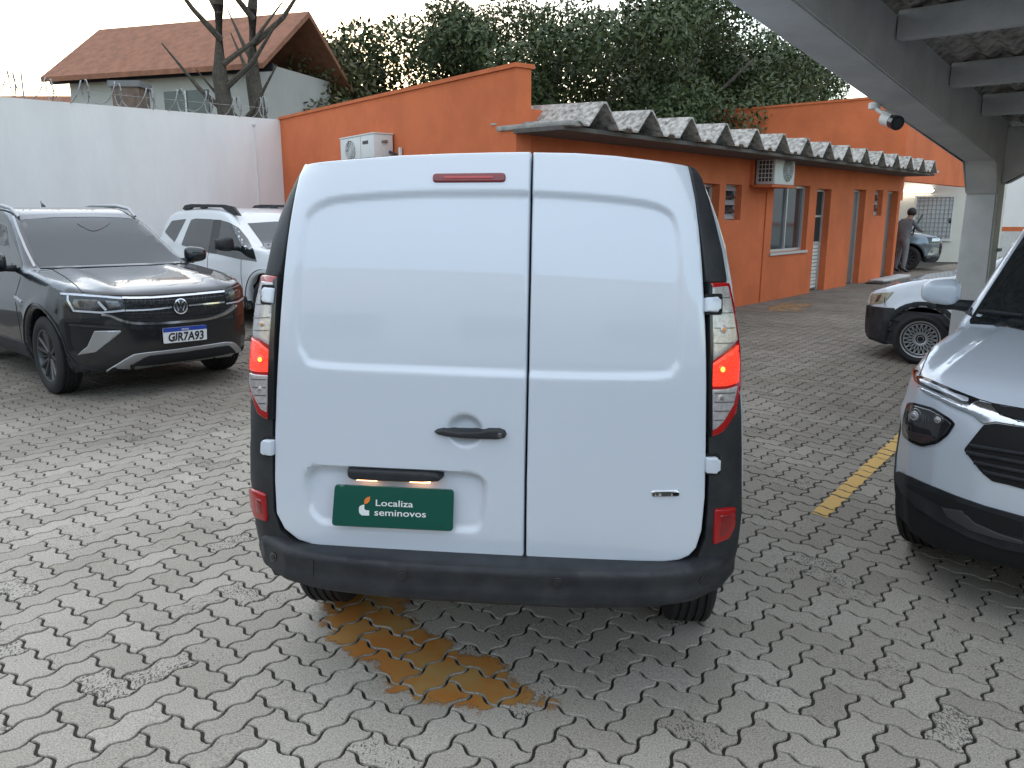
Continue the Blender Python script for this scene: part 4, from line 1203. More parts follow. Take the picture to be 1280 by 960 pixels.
# ================================================================== WHEELS
def arc_pts(r0, r1, n=1): return []
def wheel(parent, c, r, w, rr, out, style, axis='Y', steer=0.0, metal=None):
    """tyre of radius r and width w, rim radius rr, outward side sign out along the axle"""
    bm = bmesh.new()
    hw = w / 2
    prof = [(rr * .97, hw * .80), (rr + .012, hw * .93), (rr + (r - rr) * .45, hw * 1.0), (r - .035, hw * .94), (r - .012, hw * .84), (r, hw * .70)]
    for g in (.48, .16, -.16, -.48):
        prof += [(r, hw * (g + .06)), (r - .009, hw * (g + .045)), (r - .009, hw * (g - .045)), (r, hw * (g - .06))]
    prof += [(r, -hw * .70), (r - .012, -hw * .84), (r - .035, -hw * .94), (rr + (r - rr) * .45, -hw), (rr + .012, -hw * .93), (rr * .97, -hw * .80)]
    bm_lathe(bm, prof, 56, 'Y')
    Mx = Matrix.Translation(Vector(c)) @ Matrix.Rotation(steer, 4, 'Z') @ (Matrix.Rotation(-math.pi / 2, 4, 'Z') if axis == 'X' else Matrix.Identity(4))
    if out < 0: Mx = Mx @ Matrix.Rotation(math.pi, 4, 'Z')
    bmesh.ops.transform(bm, matrix=Mx, verts=bm.verts)
    wo = from_bm("wheel", bm, M_RUB, parent, smooth=True, sharp=35)
    metal = metal or M_ALLOY
    bm = bmesh.new()
    bm_lathe(bm, [(rr * .985, hw * .84), (rr * .93, hw * .80), (rr * .90, hw * .55), (rr * .86, -hw * .6)], 48, 'Y')
    bm_cyl(bm, (0, hw * .30, 0), (0, hw * .62, 0), rr * .20, rr * .17, 24)
    def spoke(a0, a1, r0, r1, wd0, wd1, y0, y1, th=.03):
        p = [Vector((r0 * math.cos(a0), y0, r0 * math.sin(a0))), Vector((r1 * math.cos(a1), y1, r1 * math.sin(a1)))]
        d = (p[1] - p[0]).normalized(); s = Vector((-d.z, 0, d.x))
        vs = []
        for q, wd in ((p[0], wd0), (p[1], wd1)):
            vs.append([bm.verts.new(q + s * wd * k * .5 + Vector((0, e, 0))) for k, e in ((-1, 0), (-.6, .012), (.6, .012), (1, 0), (1, -th), (-1, -th))])
        for k in range(6): bm.faces.new((vs[0][k], vs[0][(k + 1) % 6], vs[1][(k + 1) % 6], vs[1][k]))
    if style == 'mesh':
        for k in range(20):
            a = 2 * math.pi * k / 20
            for sg in (-1, 1): spoke(a, a + sg * .30, rr * .30, rr * .80, rr * .042, rr * .05, hw * .50, hw * .66, .015)
        for rad in (.80, .60): bm_lathe(bm, [(rr * (rad + .05), hw * .62), (rr * (rad + .03), hw * .69), (rr * (rad - .01), hw * .64)] if rad == .80 else [(rr * .34, hw * .5), (rr * .31, hw * .56), (rr * .24, hw * .52)], 48, 'Y')
    elif style == 'split5':
        for k in range(5):
            a = 2 * math.pi * k / 5 + .45
            for sg in (-1, 1):
                spoke(a + sg * .13, a + sg * .24, rr * .16, rr * .93, rr * .11, rr * .14, hw * .52, hw * .72)
            spoke(a + .63, a + .63, rr * .16, rr * .92, rr * .06, rr * .045, hw * .42, hw * .62)
    else:
        for k in range(10):
            a = 2 * math.pi * k / 10 + .2
            spoke(a, a, rr * .16, rr * .93, rr * .12, rr * .16, hw * .45, hw * .66)
    bmesh.ops.transform(bm, matrix=Mx, verts=bm.verts)
    rim = from_bm("rim", bm, metal, wo, smooth=True, sharp=30)
    bm = bmesh.new(); bm_cyl(bm, (0, -hw * .2, 0), (0, -hw * .1, 0), rr * .88, n=32); bm_cyl(bm, (0, hw * .5, 0), (0, hw * .66, 0), rr * (.16 if style != 'mesh' else .20), rr * .13, n=20)
    bmesh.ops.transform(bm, matrix=Mx, verts=bm.verts)
    from_bm("hub", bm, M_DARK if style != 'plain' else M_GRILLE, wo, smooth=True, sharp=40)
    return wo

def tri_body(name, t, fn, lo, hi, vox, paint, darkfn, parent=None, dark=None, smooth_sharp=None):
    V, F = sdf_mesh(fn, lo, hi, vox)
    me = np_mesh(name, V, F, paint)
    if darkfn is not None:
        me.materials.append(dark or M_DARK)
        C = V[F].mean(1)
        me.polygons.foreach_set("material_index", darkfn(C).astype(np.int32))
    o = link(bpy.data.objects.new(name, me), parent or t)
    return o, Skin(t, V, F)

# ================================================================== WHITE PANEL VAN
van = thing("panel_van", "white panel van seen from behind with closed split rear doors and green plate", "van", (-.094, 2.45, 0), rot=(0, R(.7), R(-5.26)))
VI = MW(van).inverted(); VO = VI @ CAM; V3 = VI.to_3x3()
SIL = np.array([(.80, .30), (.82, .5), (.838, .62), (.843, .76), (.842, .83), (.834, .95), (.826, 1.06), (.814, 1.16), (.803, 1.25), (.787, 1.36), (.765, 1.49), (.742, 1.6), (.717, 1.68), (.690, 1.75), (.665, 1.805), (.643, 1.838), (.613, 1.8535), (.5, 1.861), (.35, 1.8735), (.15, 1.8815), (0, 1.883)])
wz = lambda z: np.interp(z, SIL[:16, 1], SIL[:16, 0])
SECP = [tuple(p) for p in SIL] + [(-a, b) for a, b in SIL[::-1]]
SECP = [SECP[0]] + spline(SECP[1:-1], 3, closed=False) + [SECP[-1]]
def yprof(z):
    z = np.asarray(z, float)
    return .125 * (np.clip(z - 1.15, 0, None) / .70) ** 2.1 + .05 * np.clip(.72 - z, 0, None)
def yrear(x, z):
    xn = np.abs(x) / wz(z)
    t = np.clip((xn - .74) / .26, 0, 1)
    return yprof(z) + .02 * xn ** 2 + .16 * (1 - np.maximum(1 - t ** 2.2, 0) ** (1 / 2.2)) + np.clip(xn - 1, 0, None)
def vpx(x, y):
    d = V3 @ pray(x, y); c = 0.0
    for _ in range(12):
        p = VO + d * ((c - VO.y) / d.y); c = float(yrear(p.x, p.z))
    return p.x, p.z
def vsurf(u, v):
    e = 1e-3
    y0 = float(yrear(u, v))
    n = Vector((float(yrear(u + e, v) - yrear(u - e, v)) / (2 * e), -1, float(yrear(u, v + e) - yrear(u, v - e)) / (2 * e))).normalized()
    return Vector((u, y0, v)), n
vp = lambda pts: [vpx(*p) for p in pts]
# the opening the doors close, a dark rebate in the body
SEALO = [(382, 204.5), (430, 198.5), (520, 192), (640, 188.8), (760, 193), (840, 203), (860, 206), (870, 250), (880, 330), (886, 430), (886.5, 500), (885, 620), (880, 672), (866, 697), (835, 704), (650, 700), (420, 687), (370, 676), (348, 655), (342, 630), (342, 500), (346, 430), (355, 330), (366, 255)]
SEAL2 = spline(vp(SEALO), 2)
VSIDE = [(-.3, .34), (-.3, 1.95), (.25, 1.90), (1.0, 1.915), (2.1, 1.90), (2.55, 1.84), (3.25, 1.33), (3.9, 1.16), (4.12, .95), (4.15, .38), (3.9, .30), (.9, .36), (.3, .52), (0, .575)]
WR_Y, WF_Y, WRAD = .84, 3.5, .34
def van_fn(P):
    x, y, z = P.T
    d = smax(psdf(x, z, SECP), psdf(y, z, VSIDE), .03)
    d = smax(d, yrear(x, z) - y, .012)
    d = smax(d, -np.maximum(psdf(x, z, SEAL2), y - yrear(x, z) - .07), .006)
    for wy in (WR_Y, WF_Y):
        da = smax(np.hypot(y - wy, z - .35) - .43, .50 - np.abs(x), .02)
        d = smax(d, -da, .012)
    return d
vbody, vskin = tri_body("body", van, van_fn, (-.93, -.06, .24), (.93, 4.25, 1.98), .026, M_WHITE,
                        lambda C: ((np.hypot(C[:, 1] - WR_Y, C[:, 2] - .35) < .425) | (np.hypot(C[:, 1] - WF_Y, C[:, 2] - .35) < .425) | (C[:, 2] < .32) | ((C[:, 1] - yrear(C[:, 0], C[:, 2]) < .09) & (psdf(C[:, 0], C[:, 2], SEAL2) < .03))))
DL = [(384.5, 206), (430, 200), (500, 194.5), (560, 192), (620, 190.5), (664.6, 190), (663, 250), (661, 350), (658.5, 480), (656, 600), (655, 697), (600, 695.5), (500, 690.5), (420, 683.5), (392, 680), (374, 674), (357, 660), (347, 640), (344.8, 600), (345, 540), (346.5, 490), (349, 440), (353, 380), (360, 310), (368, 260), (377, 222)]
DR = [(666.2, 190.5), (720, 191.5), (770, 195), (815, 200.5), (845, 205), (858, 207.5), (862, 222), (868, 250), (873, 287), (877, 330), (880, 380), (882.3, 430), (883, 480), (882.3, 560), (881, 620), (877, 662), (870, 684), (861, 694), (848, 699.5), (830, 701.5), (760, 701), (657, 697.5), (658, 600), (660.4, 480), (662.9, 350), (664.8, 250)]
PANEL = [(381.6, 285), (388, 267.5), (405.6, 255), (436, 248.5), (515, 243.5), (590, 242.5), (664, 243), (734, 247), (799, 254), (830, 263), (843, 278), (849.6, 311), (852, 377), (849.6, 442), (843, 460), (825.6, 469), (740, 469.5), (664, 467.5), (530, 462), (401, 455.6), (381.6, 444.7), (374, 425), (371.5, 377), (375, 330)]
RECESS = [(381, 605), (384, 589), (395, 580.5), (435, 582), (555, 587.5), (590, 590), (605, 597), (610, 610), (607, 648), (597.5, 663), (565, 664), (470, 659), (410, 655), (395, 648), (386, 635)]
PAN2 = spline(vp(PANEL), 4); REC2 = spline(vp(RECESS), 4)
hc = vpx(582, 537); hr_ = abs(vpx(606, 537)[0] - hc[0]); hz_ = abs(vpx(582, 558)[1] - hc[1])
sst = lambda t: np.clip(t, 0, 1) ** 2 * (3 - 2 * np.clip(t, 0, 1))
def door_disp(A):
    u, v = A[:, 0], A[:, 1]
    d = -.012 * sst((-psdf(u, v, PAN2) + .008) / .017)
    zt, zb_ = vpx(490, 584)[1], vpx(490, 664)[1]
    dep = .010 + .030 * np.clip((v - zb_) / (zt - zb_), 0, 1)
    d = d - dep * sst((-psdf(u, v, REC2) + .002) / .022)
    rr = ((u - hc[0]) / hr_) ** 2 + ((v - hc[1]) / hz_) ** 2
    d = d - .026 * sst((1 - rr) / .75)
    return d
for nm, pl_, lab in (("rear_door", DL, "wider left rear door with handle, brake light and plate recess"), ("rear_door", DR, "narrower right rear door")):
    o = patch(nm, van, None, rnd(vp(pl_), .004, 2), M_WHITE, surf=vsurf, off=.012, depth=.028, step=.0095, roll=.008, dispv=door_disp)
    o["label"] = lab
    if pl_ is DL: DLO = o
    else: DRO = o
def vproud(o_): return lambda u, v: (lambda p, n: (p + n * o_, n))(*vsurf(u, v))
def vpatch(nm, px, m, off=.016, depth=.02, parent=None, step=.02, roll=.004, round_=0.0):
    q = vp(px)
    if round_: q = rnd(q, round_)
    return patch(nm, van, None, q, m, surf=vsurf, off=off, depth=depth, step=step, roll=roll, parent=parent)
bl3 = vpatch("brake_light", [(541, 218), (633.5, 217), (633.5, 230.5), (541, 231)], mat("high_brake_lens", (.20, .014, .016), .25, coat=.7), .018, .02, DLO, .01, .006, .017)
vpatch("lens_strip", [(556, 222.5), (618, 222), (618, 226.5), (556, 227)], M_REDLENS, .0195, .01, bl3, .01, .002, .004)
# handle
hd = vpatch("handle", [(543, 537.5), (548, 534.5), (556, 532.8), (562, 534.5), (572, 536), (590, 536.3), (603, 535.6), (612, 533.2), (626, 533.5), (632, 536), (634.3, 541), (632, 545.5), (624, 547.6), (605, 547.2), (580, 546), (560, 544), (549, 541.5)], M_BLKPL, .030, .022, DLO, .008, .008)
lk = [(626 + 3.2 * math.cos(a), 541 + 3.2 * math.sin(a)) for a in np.linspace(0, 2 * math.pi, 14, endpoint=False)]
vpatch("lock_barrel", lk, M_CHROME, .0325, .01, hd, .004, .001)
# strip with the plate lamps
strip = vpatch("plate_lamp_strip", [(434.5, 586), (436, 583.5), (440, 583), (480, 584.8), (530, 587), (547, 588.8), (553.5, 593), (553.5, 598), (549, 601.3), (530, 602.2), (480, 600.8), (444, 599), (437, 596.5), (434.8, 592)], M_BLKPL, .022, .060, DLO, .01, .008)
for xa, xb, y in ((447, 472, 599.6), (513, 538, 602.2)):
    a, b = vpx(xa, y), vpx(xb, y); pa, n_ = vsurf(*a); pb, _n = vsurf(*b)
    cc = (pa + pb) / 2 + n_ * .004 + Vector((0, 0, .002))
    box("plate_bulb", cc, ((pb - pa).length, .010, .006), M_WARM, strip)
# green plate with its lettering
PLY = -.022
def ppl(x, y, o_=0.0):
    d = V3 @ pray(x, y); a = VO + d * ((PLY - VO.y) / d.y)
    yy = PLY + (a.z - .75) * .10 - o_
    return VO + d * ((yy - VO.y) / d.y)
plate_px = [(418.5, 605.3), (567.5, 612), (566, 664.2), (414.5, 657)]
plate = patch("display_plate", van, None, rnd(plate_px, 5), M_PLATEG, surf=lambda u, v: (ppl(u, v), Vector((0, -1, .1)).normalized()), off=0, depth=.004, step=8, roll=1.0, rollh=.001, parent=DLO)
def ptext(nm, body, x0, y0, x1, y1, size_px, m, bold):
    ux = Vector((x1 - x0, y1 - y0)).normalized(); uy = Vector((.03, -1))
    f_ = lambda x, y, h: ppl(x0 + ux.x * x + uy.x * y, y0 + ux.y * x + uy.y * y, .0012)
    return text_mesh(nm, body, size_px, m, f_, plate, bold=bold)
def fit_text(nm, body, x0, y0, x1, y1, hgt, m, bold):
    cu = bpy.data.curves.new("tmp", 'FONT'); cu.body = body; cu.size = 1; cu.offset = 0
    ob = bpy.data.objects.new("tmp", cu); COL.objects.link(ob); bpy.context.view_layer.update()
    wdt = ob.dimensions.x; bpy.data.objects.remove(ob)
    L_ = math.hypot(x1 - x0, y1 - y0); sx = L_ / wdt
    ux = Vector((x1 - x0, y1 - y0)).normalized(); uy = Vector((.03, -1))
    f_ = lambda x, y, h: ppl(x0 + ux.x * x * sx + uy.x * y * hgt, y0 + ux.y * x * sx + uy.y * y * hgt, .0014)
    return text_mesh(nm, body, 1.0, m, f_, plate, bold=bold)
fit_text("lettering", "Localiza", 468.6, 632.2, 515, 634.2, 11.2, M_TEXTW, .010)
fit_text("lettering", "seminovos", 467.4, 644.2, 531.6, 646.8, 11.6, M_TEXTW, .010)
def logo(nm, pts, m):
    return patch(nm, van, None, pts, m, surf=lambda u, v: (ppl(u, v, .0014), Vector((0, -1, .1)).normalized()), off=0, depth=.0006, step=2, parent=plate)
lx_ = lambda X, Y: (410 + X / 7.758, 600 + Y / 7.758)
logo("logo_base", spline([lx_(352, 238), lx_(325, 245), lx_(303, 262), lx_(300, 300), lx_(308, 325), lx_(328, 343)], 4, closed=False) + [lx_(398, 346), lx_(399, 295), lx_(365, 293), lx_(352, 280)], M_TEXTW)
logo("logo_leaf", [lx_(352, 234), lx_(350, 205), lx_(360, 182), lx_(380, 168), lx_(408, 160), lx_(407, 190), lx_(398, 212), lx_(378, 228)], M_TEXTO)
for x, y in ((433, 606.5), (556, 613), (426, 652), (552, 658.6)):
    logo("screw", [(x + 1.1 * math.cos(a), y + 1.1 * math.sin(a)) for a in np.linspace(0, 6.28, 9)[:-1]], M_TEXTK)
# badge
bd_ = vpatch("badge", [(813.5, 611.5), (848.5, 610.8), (848.8, 618.6), (814, 619.4)], M_CHROME, .0155, .006, DRO, .01, .001)
vpatch("badge_inlay", [(826, 613), (838, 612.7), (838, 617.8), (826, 618.2)], M_GRILLE, .0162, .004, bd_, .01, 0)
vpatch("badge_inlay", [(840, 613.6), (847.5, 613.4), (847.6, 617.6), (840, 617.9)], M_BLK, .0162, .004, bd_, .01, 0)
for xx in (816.5, 821): vpatch("badge_inlay", [(xx + 1.9 * math.cos(a), 616 + 1.9 * math.sin(a)) for a in np.linspace(0, 6.28, 11)[:-1]], M_GRILLE, .0162, .004, bd_, .004, 0)

# pillars, lamps and corner trims on the body
def vpx2(x, y):
    d = V3 @ pray(x, y); c = 0.0
    for _ in range(60):
        p = VO + d * ((c - VO.y) / d.y)
        lim = .997 * float(wz(p.z)); xx = min(max(p.x, -lim), lim)
        c = .5 * c + .5 * float(yrear(xx, p.z))
    return xx, p.z
def both(nm, right, left, m, off, depth, roll=0, step=4, parent=None):
    r_ = []
    for px_ in (right, left):
        q = [vpx2(*p) for p in resample(px_, 9)]
        r_.append(patch(nm, van, None, q, m, surf=vsurf, off=off, depth=depth, step=.018, roll=roll * .003, rollh=off * .8 if roll else None, parent=parent))
    return r_
def vps(nm, px_, m, off, depth, roll=0, rollh=None, parent=None, step=.012):
    return patch(nm, van, None, [vpx2(*p) for p in px_], m, surf=vsurf, off=off, depth=depth, step=step, roll=roll * .003, rollh=rollh, parent=parent)
both("pillar_trim", [(862, 207.8), (869.5, 212.5), (876, 223), (885.5, 250), (894, 281), (902, 314), (907.5, 348), (908, 353), (881.5, 353.5), (878, 320), (872, 275), (866, 235)],
     [(381.5, 206), (374, 209.5), (366.5, 223), (358.5, 241), (350, 268), (342, 301), (334, 339), (332, 345), (350.5, 346.5), (356, 320), (364, 270), (373, 232)], M_BLKPL, .005, .012, 1.5, 5)
both("corner_trim", [(885, 480), (922.5, 480), (924.5, 520), (925, 560), (925, 640), (919, 690), (906, 722), (868, 720), (872, 694), (881, 672), (884, 640), (885.5, 590)],
     [(342.5, 470), (315.8, 470), (315, 510), (314.8, 545), (315.5, 605), (318, 645), (326, 680), (345, 718), (385, 722), (385, 690), (352, 662), (343.5, 636), (342, 590)], M_BLKPL, .006, .012, 0, 5)
LAMP_R = [(884.5, 353.5), (908, 353), (914.5, 385), (921.5, 440), (922.5, 480), (917, 515), (903, 538), (893, 544), (886, 545.5), (885.5, 470), (884.5, 400)]
LAMP_L = [(331, 343.5), (350, 345.5), (347.5, 380), (345, 430), (343.5, 480), (343, 524), (336, 524), (326, 517), (317.5, 490), (315.2, 450), (318.5, 400), (325, 365)]
lamps = both("tail_lamp", rnd(LAMP_R, 4), rnd(LAMP_L, 4), M_REDLENS, .016, .03, 2.0, 4)
SUBR = {"upper_lens": [(885, 360), (905, 358), (911, 388), (917, 425), (905, 437), (888, 451), (885.5, 400)],
        "lit_lens": [(886.8, 454), (906, 440), (917.5, 430), (919, 455), (918, 478), (904, 482), (886.8, 482.5)],
        "lower_lens": [(886.8, 485.5), (904, 485), (917, 481), (913, 504), (901, 526), (893, 534), (887, 537)]}
SUBL = {"upper_lens": [(333, 352), (347, 354), (344.5, 400), (341.5, 432), (331, 425), (319.5, 416), (323, 385)],
        "lit_lens": [(318.3, 419), (330, 428), (340.5, 437), (340, 465), (316.3, 462), (316.5, 440)],
        "lower_lens": [(316.5, 465.5), (339.8, 468), (339.5, 500), (338, 515), (331, 511), (321, 492)]}
for k, (sub, s_) in enumerate(((SUBR, 0), (SUBL, 1))):
    lp = lamps[k]
    for nm, m in (("upper_lens", M_CLEAR), ("lit_lens", M_LIT), ("lower_lens", M_CLEAR)):
        vps(nm, rnd(sub[nm], 2.0), m, off=.0185, depth=.01, roll=1.5, rollh=.004, parent=lp)
    for (cx, cy, rr, m, nm) in (((899.5, 412, 5.5, M_AMBER, "turn_bulb"), (898.5, 461, 6.5, M_LITHOT, "tail_bulb"), (897.5, 496.5, 5.5, M_STEEL, "reverse_bulb")) if k == 0 else ((334, 405, 4, M_AMBER, "turn_bulb"), (331.5, 449, 5.5, M_LITHOT, "tail_bulb"), (331, 486, 4, M_STEEL, "reverse_bulb"))):
        for q, mm in ((1.0, M_CLEAR if nm != "tail_bulb" else M_LIT), (.55, m)):
            vps(nm if q < 1 else "reflector_bowl", [(cx + rr * q * .8 * math.cos(a), cy + rr * q * math.sin(a)) for a in np.linspace(0, 6.28, 15)[:-1]], mm, off=.0205 + (.0025 if q < 1 else 0), depth=.006, roll=1.5, rollh=.003, parent=lp)
    # ribs of the reflectors
    for nm in ("upper_lens", "lower_lens"):
        P = np.array(sub[nm]); y0, y1 = P[:, 1].min(), P[:, 1].max(); x0, x1 = P[:, 0].min(), P[:, 0].max()
        for i in range(4):
            yy = y0 + (y1 - y0) * (i + .8) / 5
            seg = [x for x in np.linspace(x0, x1, 40) if psdf(np.array([x]), np.array([yy]), P)[0] < -1.8]
            if len(seg) < 3: continue
            vps("reflector_rib", [(seg[0], yy - .5), (seg[-1], yy - .5), (seg[-1], yy + .5), (seg[0], yy + .5)], M_RIB, off=.0198, depth=.004, parent=lp)
both("lamp_inner_trim", [(882.5, 354), (886.2, 358), (886.8, 400), (887.6, 451), (887, 482), (887.4, 537), (886, 545), (884.8, 530), (884.5, 430)],
     [(352, 346), (349.8, 380), (347.2, 430), (345.7, 480), (345, 523), (339.5, 523), (339.6, 480), (340.8, 440), (344.2, 400), (346.8, 352)], M_BLK, .0186, .045)
# hinges: dark pocket and body coloured strap
for pk, st_ in (([(879, 368), (897, 368), (897, 394), (879, 394)], [(878.5, 372.5), (892, 371.5), (893, 374), (895.5, 375), (895.5, 387), (893, 388), (892, 391), (878.5, 390)]),
                ([(881, 567), (898, 566), (898.5, 592), (880, 592)], [(880, 570), (893, 569.5), (894, 572.5), (896.5, 573), (896, 586), (893, 587), (892, 590), (880, 589)]),
                ([(348, 357), (335, 357), (333, 381), (345, 382)], [(349, 361), (338, 360), (335.5, 364), (335, 376), (337, 379), (347, 380)]),
                ([(346, 545), (332, 545), (330.5, 569), (344, 570)], [(346, 548.5), (335, 548), (332.5, 551), (332, 564), (335, 567), (345, 568)])):
    pkt = vps("hinge_pocket", rnd(pk, 3), M_DARK, off=.0215 if pk[0][1] < 500 else .010, depth=.02)
    vps("hinge", rnd(st_, 1.5), M_WHITE, off=.027 if pk[0][1] < 500 else .026, depth=.03, roll=1.5, rollh=.006, parent=pkt)
fogs = both("reflector", rnd([(891.5, 635), (917, 632), (915.5, 656), (907.5, 672), (889, 680)], 3), rnd([(315, 608.5), (334.5, 616), (337, 651.5), (322.5, 646), (317, 626)], 3), mat("red_reflector", (.36, .008, .010), .25, coat=.4), .016, .02, 2, 4)
both("reflector_core", rnd([(896, 641), (912, 639), (910, 655), (904, 666), (895, 670)], 4), rnd([(324, 620), (332, 623), (333.5, 642), (326, 640)], 3), mat("deep_red_reflector", (.22, .006, .008), .2, coat=.8), .0185, .01, 2, 4)
# bumper
def bump_fn(P):
    x, y, z = P.T
    ax_ = np.abs(x)
    pro = np.interp(z, [.40, .462, .49, .515, .55, .585, .606, .625], [-.045, -.022, .010, .013, .007, .012, .004, -.03])
    pl2 = [(0, -.10), (.30, -.097), (.52, -.075), (.66, -.035), (.76, .04), (.82, .14), (.848, .28), (.855, .44), (.70, .46), (.60, .30), (0, .22)]
    pl2 = pl2 + [(-a, b) for a, b in pl2[-2:0:-1]]
    zb_ = .462 + .055 * (ax_ / .84) ** 3
    zt_ = .606 + .05 * np.clip((ax_ - .55) / .28, 0, 1) ** 2
    d = psdf(x, y, pl2) - pro
    d = smax(d, zb_ - z, .02); d = smax(d, z - zt_, .012)
    return d
vb, bskin = tri_body("bumper", van, bump_fn, (-.93, -.18, .40), (.93, .52, .70), .014, M_BLKPL, None)
vb.data.set_sharp_from_angle(angle=R(38))
for cx, cy, rx_, ry_ in ((503, 718, 6.5, 7), (697, 729, 6.5, 7), (342, 696, 4, 6), (879.5, 726, 5.5, 6)):
    for q, m, nm in ((1, M_BLK, "sensor_ring"), (.62, M_BLKPL, "parking_sensor")):
        patch(nm, van, bskin, [(cx + rx_ * q * math.cos(a), cy + ry_ * q * math.sin(a)) for a in np.linspace(0, 6.28, 19)[:-1]], m, off=.003 + (.002 if q < 1 else 0), depth=.006, step=3, roll=1, rollh=.001, parent=vb)
patch("tow_cover", van, bskin, rnd([(377, 698), (392, 700.5), (392, 720), (377.5, 717)], 1.5), M_BLKPL, off=.0025, depth=.005, step=4, parent=vb)
bx = [(.59, .49), (-.59, .49)]
underbody = box("underbody", (0, 2.55, .37), (1.20, 2.9, .08), M_DARK, van, bevel=.02)
tube("rear_axle", [(-.7, WR_Y, .33), (.7, WR_Y, .33)], .05, M_DARK, van, n=8)
for sg in (-1, 1):
    wheel(van, (sg * .762, WR_Y, WRAD), WRAD, .20, .205, sg, 'plain', axis='X')
    wheel(van, (sg * .74, WF_Y, WRAD), WRAD, .20, .205, sg, 'plain', axis='X')
# front glass and mirrors, out of the photo's view but on the van
bm = bmesh.new(); bm_prism(bm, [(2.62, 1.80), (3.22, 1.36), (3.24, 1.39), (2.64, 1.83)], lambda y, z: (-.60, y, z), (1.2, 0, 0)); from_bm("windshield", bm, M_GLASS, van)
# low body flank trim
for sg in (1, -1):
    for poly, nm in (([(1.3, .36), (3.0, .36), (3.0, .52), (1.3, .52)], "sill_trim"),):
        patch(nm, van, vskin, poly, M_BLKPL, ray=(lambda s: lambda u, v: (Vector((3 * s, u, v)), Vector((-s, 0, 0))))(sg), off=.006, depth=.01, step=.1)
# ================================================================== CARS
def car_sdf(side, cabin, plan, wsec, cabw, wheels, arch_y=.52, k=.05, kc=.09, extra=None, flare=.012, klow=None):
    """local frame: x forward, y left, z up. wsec: (z, factor), cabw: (z, half width)"""
    side2, cab2 = side, cabin
    pl2 = plan + [(a, -b) for a, b in plan[::-1]]
    wz_, wf_ = zip(*wsec); cz_, cf_ = zip(*cabw)
    def fn(P):
        x, y, z = P.T
        ay = np.abs(y)
        fz = np.interp(z, wz_, wf_)
        d = smax(psdf(x, z, side2), psdf(x, y / fz, pl2) * .95, klow or k)
        if extra is not None: d = d - extra(x, ay, z)
        if cab2 is not None:
            c = smax(psdf(x, z, cab2), (ay - np.interp(z, cz_, cf_)) * .95, kc)
            d = smin(d, c, .03)
        for (wx, wzz, wr) in wheels:
            r = np.hypot(x - wx, z - wzz)
            if flare: d = d - flare * np.exp(-((r - wr - .05) / .05) ** 2) * sst((ay - .45) / .3) * (z > wzz - wr * .9)
            d = smax(d, -smax(r - wr, arch_y - ay, .02), .015)
        return d
    return fn
def car_body(t, fn, lo, hi, vox, paint, wheels, zdark, extra_dark=None):
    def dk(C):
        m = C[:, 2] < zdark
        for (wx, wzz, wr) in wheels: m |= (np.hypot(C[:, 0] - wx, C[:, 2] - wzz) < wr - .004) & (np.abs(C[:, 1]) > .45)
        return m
    return tri_body("body", t, fn, lo, hi, vox, paint, dk)
def arch_poly(wx, wz_, r0, r1, a0=-8, a1=188, n=22):
    A = np.radians(np.linspace(a0, a1, n))
    return [(wx + r1 * math.cos(a), wz_ + r1 * math.sin(a)) for a in A] + [(wx + r0 * math.cos(a), wz_ + r0 * math.sin(a)) for a in A[::-1]]
def cpatch(nm, t, sk, px, m, off=.006, depth=.012, step=None, roll=0, rollh=None, parent=None, r=0):
    q = rnd(px, r) if r else px
    return patch(nm, t, sk, q, m, off=off, depth=depth, step=step, roll=roll, rollh=rollh, parent=parent)
def spatch(nm, t, sk, sgn, poly, m, off=.006, depth=.012, step=.08, roll=0, parent=None, r=0):
    q = rnd(poly, r) if r else poly
    return patch(nm, t, sk, q, m, ray=sk.side(sgn), off=off, depth=depth, step=step, roll=roll, rollh=off * .6 if roll else None, parent=parent)
def fpatch(nm, t, sk, poly, m, off=.006, depth=.012, step=.06, roll=0, parent=None, r=0):
    q = rnd(poly, r) if r else poly
    return patch(nm, t, sk, q, m, ray=sk.front, off=off, depth=depth, step=step, roll=roll, rollh=off * .6 if roll else None, parent=parent)
def mirror_y(poly): return [(-a, b) for a, b in poly]
def side_mirror(t, sgn, x, z, y0, paint, size=1.0, parent=None, tilt=0.0):
    """door mirror: a rounded shell on a short arm"""
    bm = bmesh.new()
    bmesh.ops.create_uvsphere(bm, u_segments=20, v_segments=12, radius=1)
    for v in bm.verts:
        c = v.co
        e = lambda a, p: math.copysign(abs(a) ** p, a)
        X, Y, Z = e(c.x, .8), e(c.y, .62), e(c.z, .62)
        if X < 0: X *= .55
        v.co = Vector((X * .085, Y * .125, Z * .088)) * size
        v.co.z *= 1 - .15 * (v.co.y * sgn / (.125 * size))
    bmesh.ops.transform(bm, matrix=Matrix.Translation((x, sgn * (y0 + .175 * size), z + .02)) @ Matrix.Rotation(-.12 * sgn, 4, 'Z'), verts=bm.verts)
    o = from_bm("mirror", bm, paint, parent or t, smooth=True)
    bm = bmesh.new(); bm_tube(bm, [(x + .01, sgn * (y0 - .03), z - .05), (x, sgn * (y0 + .06), z - .045), (x, sgn * (y0 + .15), z - .045)], [.035, .03, .035], 8)
    from_bm("mirror_arm", bm, M_BLKPL, o, smooth=True)
    g = box("mirror_glass", (x - .052 * size, sgn * (y0 + .175 * size), z + .02), (.008, .20 * size, .13 * size), M_GLASS, o, bevel=.003)
    return o
def four_wheels(t, xf, xr, yc, r, w, rr, style, metal=None, steer=0):
    for x in (xf, xr):
        for sg in (1, -1): wheel(t, (x, sg * yc, r), r, w, rr, sg, style, 'Y', steer if x == xf else 0, metal)

